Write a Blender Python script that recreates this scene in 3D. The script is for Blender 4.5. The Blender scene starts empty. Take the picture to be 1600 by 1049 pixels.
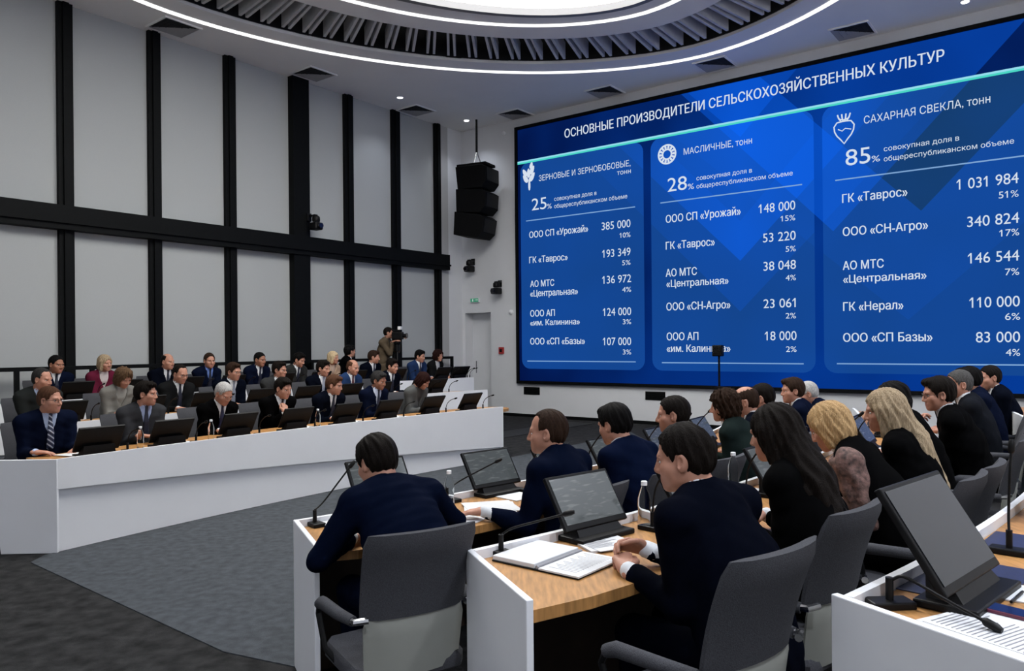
import bpy, bmesh, math, random
import numpy as np
from mathutils import Vector, Matrix

C = bpy.context.scene.collection
SC = bpy.context.scene
rnd = random.Random(7)

# ---------------------------------------------------------------- camera
EYE = 1.70                                   # eye height over the arena floor, metres
FPX, PPX, PPY = 1200.0, 800.0, 539.0         # focal length and horizon point in the 1600x1049 frame
ROLL = math.atan(0.00885)
cr, sr = math.cos(ROLL), math.sin(ROLL)
cam_d = bpy.data.cameras.new('camera')
cam = bpy.data.objects.new('camera', cam_d); C.objects.link(cam)
cam_d.sensor_width = 36.0; cam_d.lens = FPX / 1600.0 * 36.0
cam_d.shift_y = (PPY - 524.5) / 1600.0
cam_d.clip_start = 0.05; cam_d.clip_end = 200
M4 = Matrix(((cr, sr, 0, 0), (0, 0, -1, 0), (-sr, cr, 0, EYE), (0, 0, 0, 1)))
cam.matrix_world = M4
SC.camera = cam

# ---------------------------------------------------------------- world and exposure
SC.view_settings.view_transform = 'Standard'
try: SC.view_settings.look = 'None'
except Exception: pass
SC.view_settings.gamma = 1.0
SC.view_settings.use_curve_mapping = False
SC.view_settings.exposure = 0.0
w = bpy.data.worlds.new('world'); SC.world = w; w.use_nodes = True
w.node_tree.nodes['Background'].inputs[0].default_value = (0.05, 0.055, 0.065, 1)
w.node_tree.nodes['Background'].inputs[1].default_value = 0.3
DISC_E, LED_E, SPOT_W = 7.6, 1.8, 60.0       # luminous ceiling disc, light lines, downlights

# ---------------------------------------------------------------- frame of the hall
D1 = np.array([0.60801, 0.79393])            # along the side wall, towards the screen wall
D2 = np.array([0.79393, -0.60801])           # along the screen wall, towards the right
NA = -D2                                     # away from the arena on the left side
ZC = 7.06                                    # ceiling

def ray(x, y):
    a, b = x - PPX, y - PPY
    return np.array([(a * cr - b * sr) / FPX, 1.0, -(a * sr + b * cr) / FPX])
def at(x, y, z):                             # plan point at height z seen at a pixel of the photo
    r = ray(x, y); t = (z - EYE) / r[2]
    return np.array([r[0] * t, t])
WP = np.array([-0.16903, 18.47706])          # a point of the screen wall
CORNER = np.array([-1.23899, 19.29648])      # left rear corner of the hall
def on_plane(x, y, P, d):                    # (distance along d, height) on an upright plane
    r = ray(x, y)
    t = (P[0] - r[0] * P[1]) / (r[0] * d[1] - d[0])
    return t, EYE + r[2] * (P[1] + d[1] * t)

# ---------------------------------------------------------------- objects and tags
def link(o, parent=None):
    C.objects.link(o)
    if parent is not None: o.parent = parent
    return o
def tag(o, label, cat, group=None):
    o['label'] = label; o['category'] = cat
    if group: o['group'] = group
    return o
def struct(o):
    o['kind'] = 'structure'; return o
def empty(name, loc=(0, 0, 0), rz=0.0):
    o = bpy.data.objects.new(name, None); o.empty_display_size = 0.1
    o.location = loc; o.rotation_euler = (0, 0, rz)
    return link(o)
def mesh_obj(name, v, f, mat, parent=None, smooth=False, mats=None, mi=None):
    me = bpy.data.meshes.new(name)
    if isinstance(v, np.ndarray) and isinstance(f, np.ndarray) and len(f):
        k = f.shape[1]
        me.vertices.add(len(v)); me.vertices.foreach_set('co', np.ascontiguousarray(v, dtype=np.float32).ravel())
        me.loops.add(f.size); me.loops.foreach_set('vertex_index', np.ascontiguousarray(f, dtype=np.int32).ravel())
        me.polygons.add(len(f))
        me.polygons.foreach_set('loop_start', np.arange(0, f.size, k, dtype=np.int32))
        try: me.polygons.foreach_set('loop_total', np.full(len(f), k, dtype=np.int32))
        except Exception: pass
        me.update(calc_edges=True); me.validate()
    else:
        me.from_pydata([tuple(map(float, p)) for p in v], [], [tuple(int(i) for i in q) for q in f]); me.update()
    for m in (mats or [mat]): me.materials.append(m)
    if mi is not None: me.polygons.foreach_set('material_index', np.asarray(mi, dtype=np.int32))
    if smooth: me.polygons.foreach_set('use_smooth', np.ones(len(me.polygons), dtype=bool))
    return link(bpy.data.objects.new(name, me), parent)
def copy_thing(root, loc, rz, label=None, group=None):
    r = root.copy(); C.objects.link(r); r.location = loc; r.rotation_euler = (0, 0, rz)
    if label: r['label'] = label
    if group: r['group'] = group
    for ch in list(root.children):
        c2 = ch.copy(); C.objects.link(c2); c2.parent = r
        for g in ch.children:
            g2 = g.copy(); C.objects.link(g2); g2.parent = c2
    return r

# ---------------------------------------------------------------- materials
def mat(name, col, rough=0.6, metal=0.0, nscale=0, namt=0.0, bump=0.0, bscale=60, spec=0.5, stretch=None, sheen=0.0, trans=0.0, coat=0.0, ior=None):
    m = bpy.data.materials.new(name); m.use_nodes = True
    nt = m.node_tree; b = nt.nodes['Principled BSDF']
    b.inputs['Base Color'].default_value = (*col, 1); b.inputs['Roughness'].default_value = rough
    b.inputs['Metallic'].default_value = metal; b.inputs['Specular IOR Level'].default_value = spec
    if sheen: b.inputs['Sheen Weight'].default_value = sheen
    if trans: b.inputs['Transmission Weight'].default_value = trans
    if coat: b.inputs['Coat Weight'].default_value = coat
    if ior: b.inputs['IOR'].default_value = ior
    tc = None
    if nscale or bump:
        tc = nt.nodes.new('ShaderNodeTexCoord'); src = tc.outputs['Object']
        if stretch:
            mp = nt.nodes.new('ShaderNodeMapping'); mp.inputs['Scale'].default_value = stretch
            nt.links.new(src, mp.inputs['Vector']); src = mp.outputs['Vector']
    if nscale:
        n = nt.nodes.new('ShaderNodeTexNoise'); n.inputs['Scale'].default_value = nscale; n.inputs['Detail'].default_value = 5
        nt.links.new(src, n.inputs['Vector'])
        r = nt.nodes.new('ShaderNodeValToRGB'); e = r.color_ramp.elements
        e[0].position = 0.3; e[1].position = 0.7
        e[0].color = (*[max(0, c * (1 - namt)) for c in col], 1); e[1].color = (*[min(1, c * (1 + namt)) for c in col], 1)
        nt.links.new(n.outputs['Fac'], r.inputs['Fac']); nt.links.new(r.outputs['Color'], b.inputs['Base Color'])
    if bump:
        n2 = nt.nodes.new('ShaderNodeTexNoise'); n2.inputs['Scale'].default_value = bscale; n2.inputs['Detail'].default_value = 3
        nt.links.new(src, n2.inputs['Vector'])
        bp = nt.nodes.new('ShaderNodeBump'); bp.inputs['Strength'].default_value = bump; bp.inputs['Distance'].default_value = 0.01
        nt.links.new(n2.outputs['Fac'], bp.inputs['Height']); nt.links.new(bp.outputs['Normal'], b.inputs['Normal'])
    return m
def emit(name, col, s):
    m = bpy.data.materials.new(name); m.use_nodes = True; nt = m.node_tree
    nt.nodes.remove(nt.nodes['Principled BSDF']); e = nt.nodes.new('ShaderNodeEmission')
    e.inputs[0].default_value = (*col, 1); e.inputs[1].default_value = s
    nt.links.new(e.outputs[0], nt.nodes['Material Output'].inputs[0]); return m
_mc = {}
def cloth(col, kind='suit'):
    k = (tuple(round(c, 4) for c in col), kind)
    if k not in _mc:
        if kind == 'suit': _mc[k] = mat('suit_cloth', col, 0.9, nscale=180, namt=0.18, bump=0.12, bscale=25, spec=0.02)
        elif kind == 'tweed': _mc[k] = mat('tweed_cloth', col, 0.9, nscale=420, namt=0.4, bump=0.2, bscale=200, spec=0.15)
        elif kind == 'shirt': _mc[k] = mat('shirt_cloth', col, 0.75, nscale=90, namt=0.04, bump=0.1, bscale=40, spec=0.3)
        elif kind == 'tie': _mc[k] = mat('tie_silk', col, 0.45, nscale=120, namt=0.25, spec=0.4)
        elif kind == 'hair': _mc[k] = mat('hair_strands', col, 0.55, nscale=60, namt=0.45, bump=0.6, bscale=90, spec=0.06, stretch=(4, 4, .5))
        elif kind == 'skin': _mc[k] = mat('skin_tone', col, 0.5, nscale=30, namt=0.1, bump=0.05, bscale=200, spec=0.35)
    return _mc[k]

# ---------------------------------------------------------------- plain solids
class MB:                                    # gathers solids for one mesh object
    def __init__(s): s.v = []; s.f = []
    def add(s, v, f):
        o = len(s.v); s.v += [tuple(p) for p in v]; s.f += [tuple(i + o for i in q) for q in f]; return s
    def box(s, c, d, rz=0.0, R=None):
        x, y, z = [k / 2 for k in d]; q = []
        for sx, sy, sz in ((-1, -1, -1), (1, -1, -1), (1, 1, -1), (-1, 1, -1), (-1, -1, 1), (1, -1, 1), (1, 1, 1), (-1, 1, 1)):
            p = Vector((sx * x, sy * y, sz * z))
            if R is not None: p = R @ p
            elif rz: p = Matrix.Rotation(rz, 3, 'Z') @ p
            q.append((p.x + c[0], p.y + c[1], p.z + c[2]))
        return s.add(q, [(0, 3, 2, 1), (4, 5, 6, 7), (0, 1, 5, 4), (1, 2, 6, 5), (2, 3, 7, 6), (3, 0, 4, 7)])
    def prism(s, pts, z0, z1):               # plan outline (anticlockwise) between two heights
        n = len(pts); v = [(p[0], p[1], z0) for p in pts] + [(p[0], p[1], z1) for p in pts]
        return s.add(v, [tuple(range(n - 1, -1, -1)), tuple(range(n, 2 * n))] + [(i, (i + 1) % n, n + (i + 1) % n, n + i) for i in range(n)])
    def tube(s, pts, r, n=8, caps=True):
        pts = [Vector(p) for p in pts]; rs = r if isinstance(r, (list, tuple)) else [r] * len(pts)
        v = []; f = []; ref = None
        for i, p in enumerate(pts):
            t = (pts[min(i + 1, len(pts) - 1)] - pts[max(i - 1, 0)]).normalized()
            if ref is None:
                ref = t.orthogonal().normalized()
            ref = (ref - t * ref.dot(t)).normalized(); b = t.cross(ref)
            for k in range(n):
                a = 2 * math.pi * k / n; q = p + (ref * math.cos(a) + b * math.sin(a)) * rs[i]; v.append(tuple(q))
        for i in range(len(pts) - 1):
            for k in range(n): f.append((i * n + k, i * n + (k + 1) % n, (i + 1) * n + (k + 1) % n, (i + 1) * n + k))
        if caps: f += [tuple(range(n - 1, -1, -1)), tuple(range((len(pts) - 1) * n, len(pts) * n))]
        return s.add(v, f)
    def lathe(s, prof, c=(0, 0, 0), n=16):
        v = []; f = []
        for r, z in prof:
            for k in range(n):
                a = 2 * math.pi * k / n; v.append((c[0] + r * math.cos(a), c[1] + r * math.sin(a), c[2] + z))
        for i in range(len(prof) - 1):
            for k in range(n): f.append((i * n + k, i * n + (k + 1) % n, (i + 1) * n + (k + 1) % n, (i + 1) * n + k))
        f += [tuple(range(n - 1, -1, -1)), tuple(range((len(prof) - 1) * n, len(prof) * n))]
        return s.add(v, f)
    def loft(s, rings, caps=True):
        n = len(rings[0]); v = [tuple(p) for r in rings for p in r]; f = []
        for i in range(len(rings) - 1):
            for k in range(n): f.append((i * n + k, i * n + (k + 1) % n, (i + 1) * n + (k + 1) % n, (i + 1) * n + k))
        if caps: f += [tuple(range(n - 1, -1, -1)), tuple(range((len(rings) - 1) * n, len(rings) * n))]
        return s.add(v, f)
    def build(s, name, m, parent=None, smooth=False, bevel=0.0, auto=False, xf=None):
        v = s.v
        if xf is not None: v = [tuple(xf @ Vector(p)) for p in v]
        me = bpy.data.meshes.new(name); me.from_pydata(v, [], s.f); me.materials.append(m); me.update()
        bm = bmesh.new(); bm.from_mesh(me); bmesh.ops.recalc_face_normals(bm, faces=bm.faces)
        if bevel:
            ed = [e for e in bm.edges if len(e.link_faces) == 2 and e.calc_face_angle(0) > 0.6]
            bmesh.ops.bevel(bm, geom=ed, offset=bevel, segments=2, affect='EDGES', profile=0.5, clamp_overlap=True)
        if smooth:
            for fc in bm.faces: fc.smooth = True
            for e in bm.edges:
                if len(e.link_faces) == 2 and e.calc_face_angle(0) > 0.7: e.smooth = False
        bm.to_mesh(me); bm.free()
        return link(bpy.data.objects.new(name, me), parent)
# ---------------------------------------------------------------- soft bodies: distance fields turned into one smooth surface
def V(*a): return np.array(a, dtype=np.float64)
def unit(v):
    n = np.linalg.norm(v); return v / n if n > 1e-9 else v
class Vol:
    def __init__(s, lo, hi, h):
        s.lo = np.asarray(lo, float); s.h = h
        s.n = np.ceil((np.asarray(hi, float) - s.lo) / h).astype(int) + 1
        s.f = np.full(tuple(s.n), 0.5, np.float32)
        s.ax = [(s.lo[i] + h * np.arange(s.n[i])).astype(np.float32) for i in range(3)]
    def _sub(s, lo, hi):
        i0 = np.clip(np.floor((lo - s.lo) / s.h).astype(int), 0, s.n); i1 = np.clip(np.ceil((hi - s.lo) / s.h).astype(int) + 1, 0, s.n)
        if (i1 <= i0).any(): return None
        sl = tuple(slice(a, b) for a, b in zip(i0, i1))
        x, y, z = (s.ax[k][sl[k]] for k in range(3))
        return sl, x[:, None, None], y[None, :, None], z[None, None, :]
    def _put(s, sl, d, k, op):
        a = s.f[sl]
        if op == 'u':
            if k > 0:
                hh = np.clip(0.5 + 0.5 * (a - d) / k, 0, 1); s.f[sl] = a * (1 - hh) + d * hh - k * hh * (1 - hh)
            else: s.f[sl] = np.minimum(a, d)
        else:
            d = -d if op == 's' else d
            if k > 0:
                hh = np.clip(0.5 - 0.5 * (a - d) / k, 0, 1); s.f[sl] = a * (1 - hh) + d * hh + k * hh * (1 - hh)
            else: s.f[sl] = np.maximum(a, d)
    def cone(s, a, b, r1, r2=None, k=0.02, flat=None, op='u'):
        a = np.asarray(a, float); b = np.asarray(b, float); r2 = r1 if r2 is None else r2
        m = max(r1, r2) + k + 2.5 * s.h
        g = s._sub(np.minimum(a, b) - m, np.maximum(a, b) + m)
        if g is None: return s
        sl, x, y, z = g; x = x - a[0]; y = y - a[1]; z = z - a[2]; ba = b - a; q = 1.0
        if flat is not None:
            n, q = flat; n = unit(np.asarray(n, float)); t = (x * n[0] + y * n[1] + z * n[2]) * (1 / q - 1)
            x = x + t * n[0]; y = y + t * n[1]; z = z + t * n[2]; ba = ba + n * (ba.dot(n) * (1 / q - 1))
        L = ba.dot(ba)
        t = np.clip((x * ba[0] + y * ba[1] + z * ba[2]) / L, 0, 1) if L > 1e-12 else np.float32(0)
        d = np.sqrt((x - ba[0] * t) ** 2 + (y - ba[1] * t) ** 2 + (z - ba[2] * t) ** 2) - (r1 + (r2 - r1) * t)
        s._put(sl, d * (q if q < 1 else 1.0), k, op); return s
    def ell(s, c, r, k=0.02, R=None, op='u'):
        c = np.asarray(c, float); r = np.asarray(r, float); m = r.max() + k + 2.5 * s.h
        g = s._sub(c - m, c + m)
        if g is None: return s
        sl, x, y, z = g; x = x - c[0]; y = y - c[1]; z = z - c[2]
        if R is not None:
            x, y, z = (R[0, i] * x + R[1, i] * y + R[2, i] * z for i in range(3))
        k0 = np.sqrt((x / r[0]) ** 2 + (y / r[1]) ** 2 + (z / r[2]) ** 2) + 1e-6
        k1 = np.sqrt((x / r[0] ** 2) ** 2 + (y / r[1] ** 2) ** 2 + (z / r[2] ** 2) ** 2) + 1e-6
        s._put(sl, k0 * (k0 - 1) / k1, k, op); return s
    def fn(s, func, k=0.0, op='s'):
        sl, x, y, z = s._sub(s.lo - 1, s.lo + s.n * s.h + 1)
        s._put(sl, (func(x, y, z) + 0 * s.f).astype(np.float32), k, op); return s
    def ripple(s, amp, fr, seed=0):
        r = np.random.RandomState(seed); x, y, z = s.ax[0][:, None, None], s.ax[1][None, :, None], s.ax[2][None, None, :]
        for i in range(4):
            w = r.normal(size=3) * fr; s.f += (amp * 0.5 * np.sin(w[0] * x + w[1] * y + w[2] * z + r.rand() * 6)).astype(np.float32)
        return s
    def mesh(s):
        f = s.f.copy()
        for ax in range(3):
            i0 = [slice(None)] * 3; i0[ax] = 0; f[tuple(i0)] = np.maximum(f[tuple(i0)], 1e-3)
            i0[ax] = -1; f[tuple(i0)] = np.maximum(f[tuple(i0)], 1e-3)
        S = f < 0; n = np.array(f.shape) - 1
        cnt = np.zeros(tuple(n), np.float32); P = np.zeros(tuple(n) + (3,), np.float32)
        for ax in range(3):
            o = [k for k in range(3) if k != ax]
            a0 = [slice(None)] * 3; a1 = [slice(None)] * 3; a0[ax] = slice(0, -1); a1[ax] = slice(1, None)
            fa, fb = f[tuple(a0)], f[tuple(a1)]; cross = S[tuple(a0)] != S[tuple(a1)]
            t = np.where(cross, fa / np.where(cross, fa - fb, 1), 0)
            for da in (0, 1):
                for db in (0, 1):
                    q = [slice(None)] * 3; q[o[0]] = slice(da, da + n[o[0]]); q[o[1]] = slice(db, db + n[o[1]])
                    m = cross[tuple(q)]; cnt += m; P[..., ax] += t[tuple(q)] * m
                    P[..., o[0]] += da * m; P[..., o[1]] += db * m
        idx = np.full(tuple(n), -1, np.int64); act = cnt > 0; idx[act] = np.arange(act.sum())
        ii = np.argwhere(act); v = s.lo + s.h * (ii + P[act] / cnt[act][:, None])
        F = []
        for ax in range(3):
            o = [(ax + 1) % 3, (ax + 2) % 3]
            a0 = [slice(None)] * 3; a1 = [slice(None)] * 3; a0[ax] = slice(0, -1); a1[ax] = slice(1, None)
            e = np.argwhere(S[tuple(a0)] != S[tuple(a1)])
            e = e[(e[:, o[0]] > 0) & (e[:, o[1]] > 0) & (e[:, o[0]] < n[o[0]]) & (e[:, o[1]] < n[o[1]])]
            if not len(e): continue
            def ce(d0, d1):
                q = e.copy(); q[:, o[0]] += d0; q[:, o[1]] += d1; return idx[q[:, 0], q[:, 1], q[:, 2]]
            qd = np.stack([ce(-1, -1), ce(0, -1), ce(0, 0), ce(-1, 0)], 1)
            ins = S[e[:, 0], e[:, 1], e[:, 2]]
            qd[~ins] = qd[~ins][:, ::-1]; F.append(qd)
        F = np.concatenate(F) if F else np.zeros((0, 4), int)
        return v, F
def join_parts(parts):                        # [(v, f, material index)]
    vs, fs, ms, o = [], [], [], 0
    for v, f, m in parts:
        vs.append(v); fs.append(f + o); o += len(v); ms.append(np.asarray(m) if np.ndim(m) else np.full(len(f), m))
    return np.concatenate(vs), np.concatenate(fs), np.concatenate(ms)
def rot(yaw=0, pitch=0, roll=0):              # degrees: yaw to the left, pitch down, roll to the right
    a, b, c = map(math.radians, (yaw, -pitch, roll))
    Rz = np.array([[math.cos(a), -math.sin(a), 0], [math.sin(a), math.cos(a), 0], [0, 0, 1]])
    Rx = np.array([[1, 0, 0], [0, math.cos(b), -math.sin(b)], [0, math.sin(b), math.cos(b)]])
    Ry = np.array([[math.cos(c), 0, math.sin(c)], [0, 1, 0], [-math.sin(c), 0, math.cos(c)]])
    return Rz @ Rx @ Ry

# ---------------------------------------------------------------- head, hair, hands
def head_mesh(h, fat=1.0, seed=0, fem=False):
    v = Vol((-.105, -.13, -.24), (.105, .15, .145), h); r = np.random.RandomState(seed); j = lambda a: 1 + a * (r.rand() - .5)
    jw = (.93 if fem else 1.03) * fat * j(.08)
    v.ell((0, -.012, .036), (.075, .098, .09), .02)
    v.ell((0, .026, -.036), (.060 * jw, .066, .074), .03)
    v.ell((0, .01, -.05), (.058 * jw, .06, .05), .025)
    v.ell((0, .07, -.09), (.021 * jw, .018, .017), .03)
    for sx in (-1, 1):
        v.ell((sx * .044, .055, -.02), (.022, .022, .02), .025)
    v.cone((-.036, .078, .024), (.036, .078, .024), .012, .012, .018)
    nl = .108 * j(.05)
    v.cone((0, .088, .016), (0, nl - .001, -.027), .008, .0115, .012)
    for sx in (-1, 1): v.ell((sx * .012, .095, -.032), (.008, .011, .008), .008)
    for sx in (-1, 1): v.ell((sx * .032, .1, .004), (.017, .02, .011), .014, op='s')
    v.cone((-.019, .083, -.056), (.019, .083, -.056), .0075, .0075, .008)
    v.cone((-.015, .083, -.067), (.015, .083, -.067), .008, .008, .008)
    v.cone((-.022, .1, -.0615), (.022, .1, -.0615), .0055, .0055, .006, op='s')
    v.cone((0, -.022, -.05), (0, -.05, -.155), .053 * fat, .056 * fat, .03)
    for sx in (-1, 1):
        Re = rot(yaw=-sx * 18, pitch=-8)
        v.ell((sx * .077, -.008, -.004), (.011, .02, .033), .008, R=Re)
        v.ell((sx * .083, .0, .0), (.006, .011, .02), .005, R=Re, op='s')
    P, F = v.mesh(); cen = P[F].mean(1); mi = np.zeros(len(F), int)
    lip = (np.abs(cen[:, 0]) < .024 - .9 * np.abs(cen[:, 2] + .0615)) & (cen[:, 2] < -.052) & (cen[:, 2] > -.073) & (cen[:, 1] > .078); mi[lip] = 1
    parts = [(P, F, mi)]
    for sx in (-1, 1):
        e = Vol((sx * .032 - .018, .06, -.014), (sx * .032 + .018, .1, .022), max(.003, h * .6)); e.ell((sx * .032, .0735, .004), (.0135, .0125, .0065), 0)
        ep, ef = e.mesh(); ec = ep[ef].mean(1); m = np.where(np.hypot(ec[:, 0] - sx * .032, ec[:, 2] - .004) < .0068, 3, 2); parts.append((ep, ef, m))
    return parts

HAIR = {}
def hair_mesh(style, h, seed=0):
    key = (style, h, seed % 5)
    if key in HAIR: return HAIR[key]
    long = style.startswith('long')
    v = Vol((-.16, -.36 if long else -.17, -.52 if long else -.2), (.16, .15, .19), h)
    rec = {'short': 0, 'thin': .012, 'recede': .022, 'bald': .03, 'crop': .004, 'crown': .004}.get(style, 0)
    if style in ('short', 'thin', 'recede', 'bald', 'crop', 'crown'):
        t = {'short': .013, 'thin': .007, 'recede': .006, 'bald': .003, 'crop': .006, 'crown': .009}[style]
        v.ell((0, -.013, .038), (.0755 + t * .8, .099 + t, .09 + t), .01)
        v.ell((0, -.036, -.002), (.070 + t * .6, .068 + t * .7, .07), .02)
        if style == 'short': v.ell((.01, .055, .1), (.055, .045, .028), .02)
        v.ell((0, .09 - rec * .4, -.035), (.092, .078 + rec * .8, .112 + rec * 1.3), .012, op='s')
        for sx in (-1, 1):
            v.ell((sx * .085, .002, -.016), (.034, .027, .047), .008, op='s')
            if rec > .01: v.ell((sx * .05, .08, .085), (.03, .045, .05), .012, op='s')
        v.fn(lambda x, y, z: -(z + .058), .012, op='i')
        if style == 'crown': v.ell((.012, -.078, .10), (.03, .036, .05), .012, op='s')
        if style == 'bald': v.ell((0, .015, .13), (.06, .11, .062), .012, op='s')
        amp = .0022
    elif style in ('bob', 'wavy', 'longdark', 'longfair', 'longtied', 'puff'):
        g = {'bob': 1, 'wavy': 1.06, 'puff': 1.08}.get(style, .98)
        v.ell((0, -.014, .036), (.09 * g, .112 * g, .104 * g), .01)
        v.ell((0, -.028, -.035), (.09 * g, .092 * g, .085), .03)
        if style == 'bob':
            for sx in (-1, 1): v.cone((sx * .072, .02, .03), (sx * .07, .015, -.09), .028, .02, .02)
        if long:
            fl = (V(0, 1, 0), .55)
            v.cone((0, -.07, -.02), (0, -.15, -.22), .095, .105, .03, flat=fl)
            v.cone((0, -.15, -.22), (.0, -.235, -.46), .105, .06, .03, flat=fl)
            for sx in (-1, 1): v.cone((sx * .07, -.0, .02), (sx * .085, -.075, -.24), .036, .034, .03)
            if style == 'longfair': v.cone((-.07, .03, .02), (-.075, .02, -.14), .028, .022, .02)
        v.ell((0, .094, -.04), (.062, .082, .108), .014, op='s')
        if style in ('bob', 'puff', 'wavy'): v.fn(lambda x, y, z: -(z + .115), .02, op='i')
        if style == 'puff': v.ell((0, .05, .1), (.06, .06, .045), .02)
        amp = {'wavy': .008, 'puff': .006}.get(style, .003)
    r = np.random.RandomState(seed); x, y, z = v.ax[0][:, None, None], v.ax[1][None, :, None], v.ax[2][None, None, :]
    an = np.arctan2(x, -y + .02)
    v.f += (amp * np.sin(an * 17 + 3 * np.sin(z * 22 + seed)) + amp * .6 * np.sin(an * 31 + z * 40 + 1)).astype(np.float32)
    if amp > .005: v.f += (amp * np.sin(x * 90 + 2) * np.sin(y * 85) * np.sin(z * 95 + 1)).astype(np.float32)
    res = v.mesh(); P, F = res
    parts = [(P, F, 0)]
    b = Vol((-.065, .055, .01), (.065, .115, .05), max(.003, h * .55))      # eyebrows go with the hair
    for sx in (-1, 1): b.cone((sx * .017, .0905, .025), (sx * .048, .077, .027), .0042, .003, .002, flat=(V(0, 0, 1), .8))
    bp, bf = b.mesh()
    if len(bf): parts.append((bp, bf, 0))
    HAIR[key] = join_parts(parts)[:2]
    return HAIR[key]
def hand_mesh(W, d, n, side, h, curl=0.5, spread=0.0):   # wrist, direction, back-of-hand normal
    d = unit(d); n = unit(n - d * n.dot(d)); s = np.cross(d, n) * side      # s: towards the thumb
    v = Vol(W - .19, W + .19, h)
    v.cone(W - d * .025, W + d * .015, .024, .026, .015, flat=(n, .8))
    for k, o in ((-.027, .072), (-.009, .08), (.01, .083), (.028, .08)):
        v.cone(W + d * .012 + s * k * .55, W + d * o + s * k, .018, .0125, .014, flat=(n, .85))
    L = ((-.027, .072, .03, .022, .018), (-.009, .08, .038, .026, .02), (.01, .083, .042, .028, .021), (.028, .08, .038, .025, .02))
    for i, (k, o, a, b, c) in enumerate(L):
        p = W + d * o + s * k; ang = 0.0; r = .0098 - (.001 if i == 0 else 0); cc = curl * (1.1 - .1 * i)
        for j, (ln, da) in enumerate(((a, .55), (b, .85), (c, .6))):
            ang += da * cc * 1.3
            q = p + (d * math.cos(ang) - n * math.sin(ang) + s * spread * (i - 1.5)) * ln
            v.cone(p, q, r, r - .0008, .003); p = q; r -= .0008
    p = W + d * .02 + s * .026; q = p + d * .032 + s * .024 - n * .012; v.cone(p, q, .0155, .012, .012)
    q2 = q + d * .032 + s * (.012 - .014 * curl) - n * .012 * curl; v.cone(q, q2, .0115, .0095, .004)
    q3 = q2 + d * .024 - n * .012 * curl - s * .01 * curl; v.cone(q2, q3, .0095, .008, .003)
    return v.mesh()
def ik(S, W, a, b, pole):
    v = W - S; L = np.linalg.norm(v); L2 = min(L, (a + b) * .995); dirv = v / L; W = S + dirv * L2
    x = (a * a - b * b + L2 * L2) / (2 * L2); y = math.sqrt(max(a * a - x * x, 0)); pp = unit(pole - dirv * pole.dot(dirv))
    return S + dirv * x + pp * y, W
# ---------------------------------------------------------------- people
SKIN = {'fair': (.50, .27, .19), 'mid': (.42, .205, .14), 'tan': (.31, .14, .088)}
M_LIP = mat('lip_skin', (.42, .17, .14), .45); M_EYE = mat('eye_white', (.7, .68, .64), .25); M_IRIS = mat('eye_iris', (.03, .02, .015), .2)
M_GLASS_FRAME = mat('spectacle_frame', (.012, .012, .014), .35)
M_SHOE = mat('black_leather', (.01, .01, .011), .35)
M_BUTTON = mat('dark_button', (.015, .015, .018), .4)
HEADS = {}
HAIRCOL = {'black': (.004, .0035, .0035), 'dark': (.007, .005, .004), 'brown': (.026, .014, .009), 'lightbrown': (.10, .06, .034), 'red': (.07, .032, .018), 'grey': (.07, .068, .066),
           'white': (.42, .41, .40), 'darkgrey': (.026, .025, .025), 'blond': (.42, .27, .13), 'ash': (.33, .25, .16), 'darkred': (.018, .006, .005), 'pale': (.55, .42, .26)}
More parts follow.
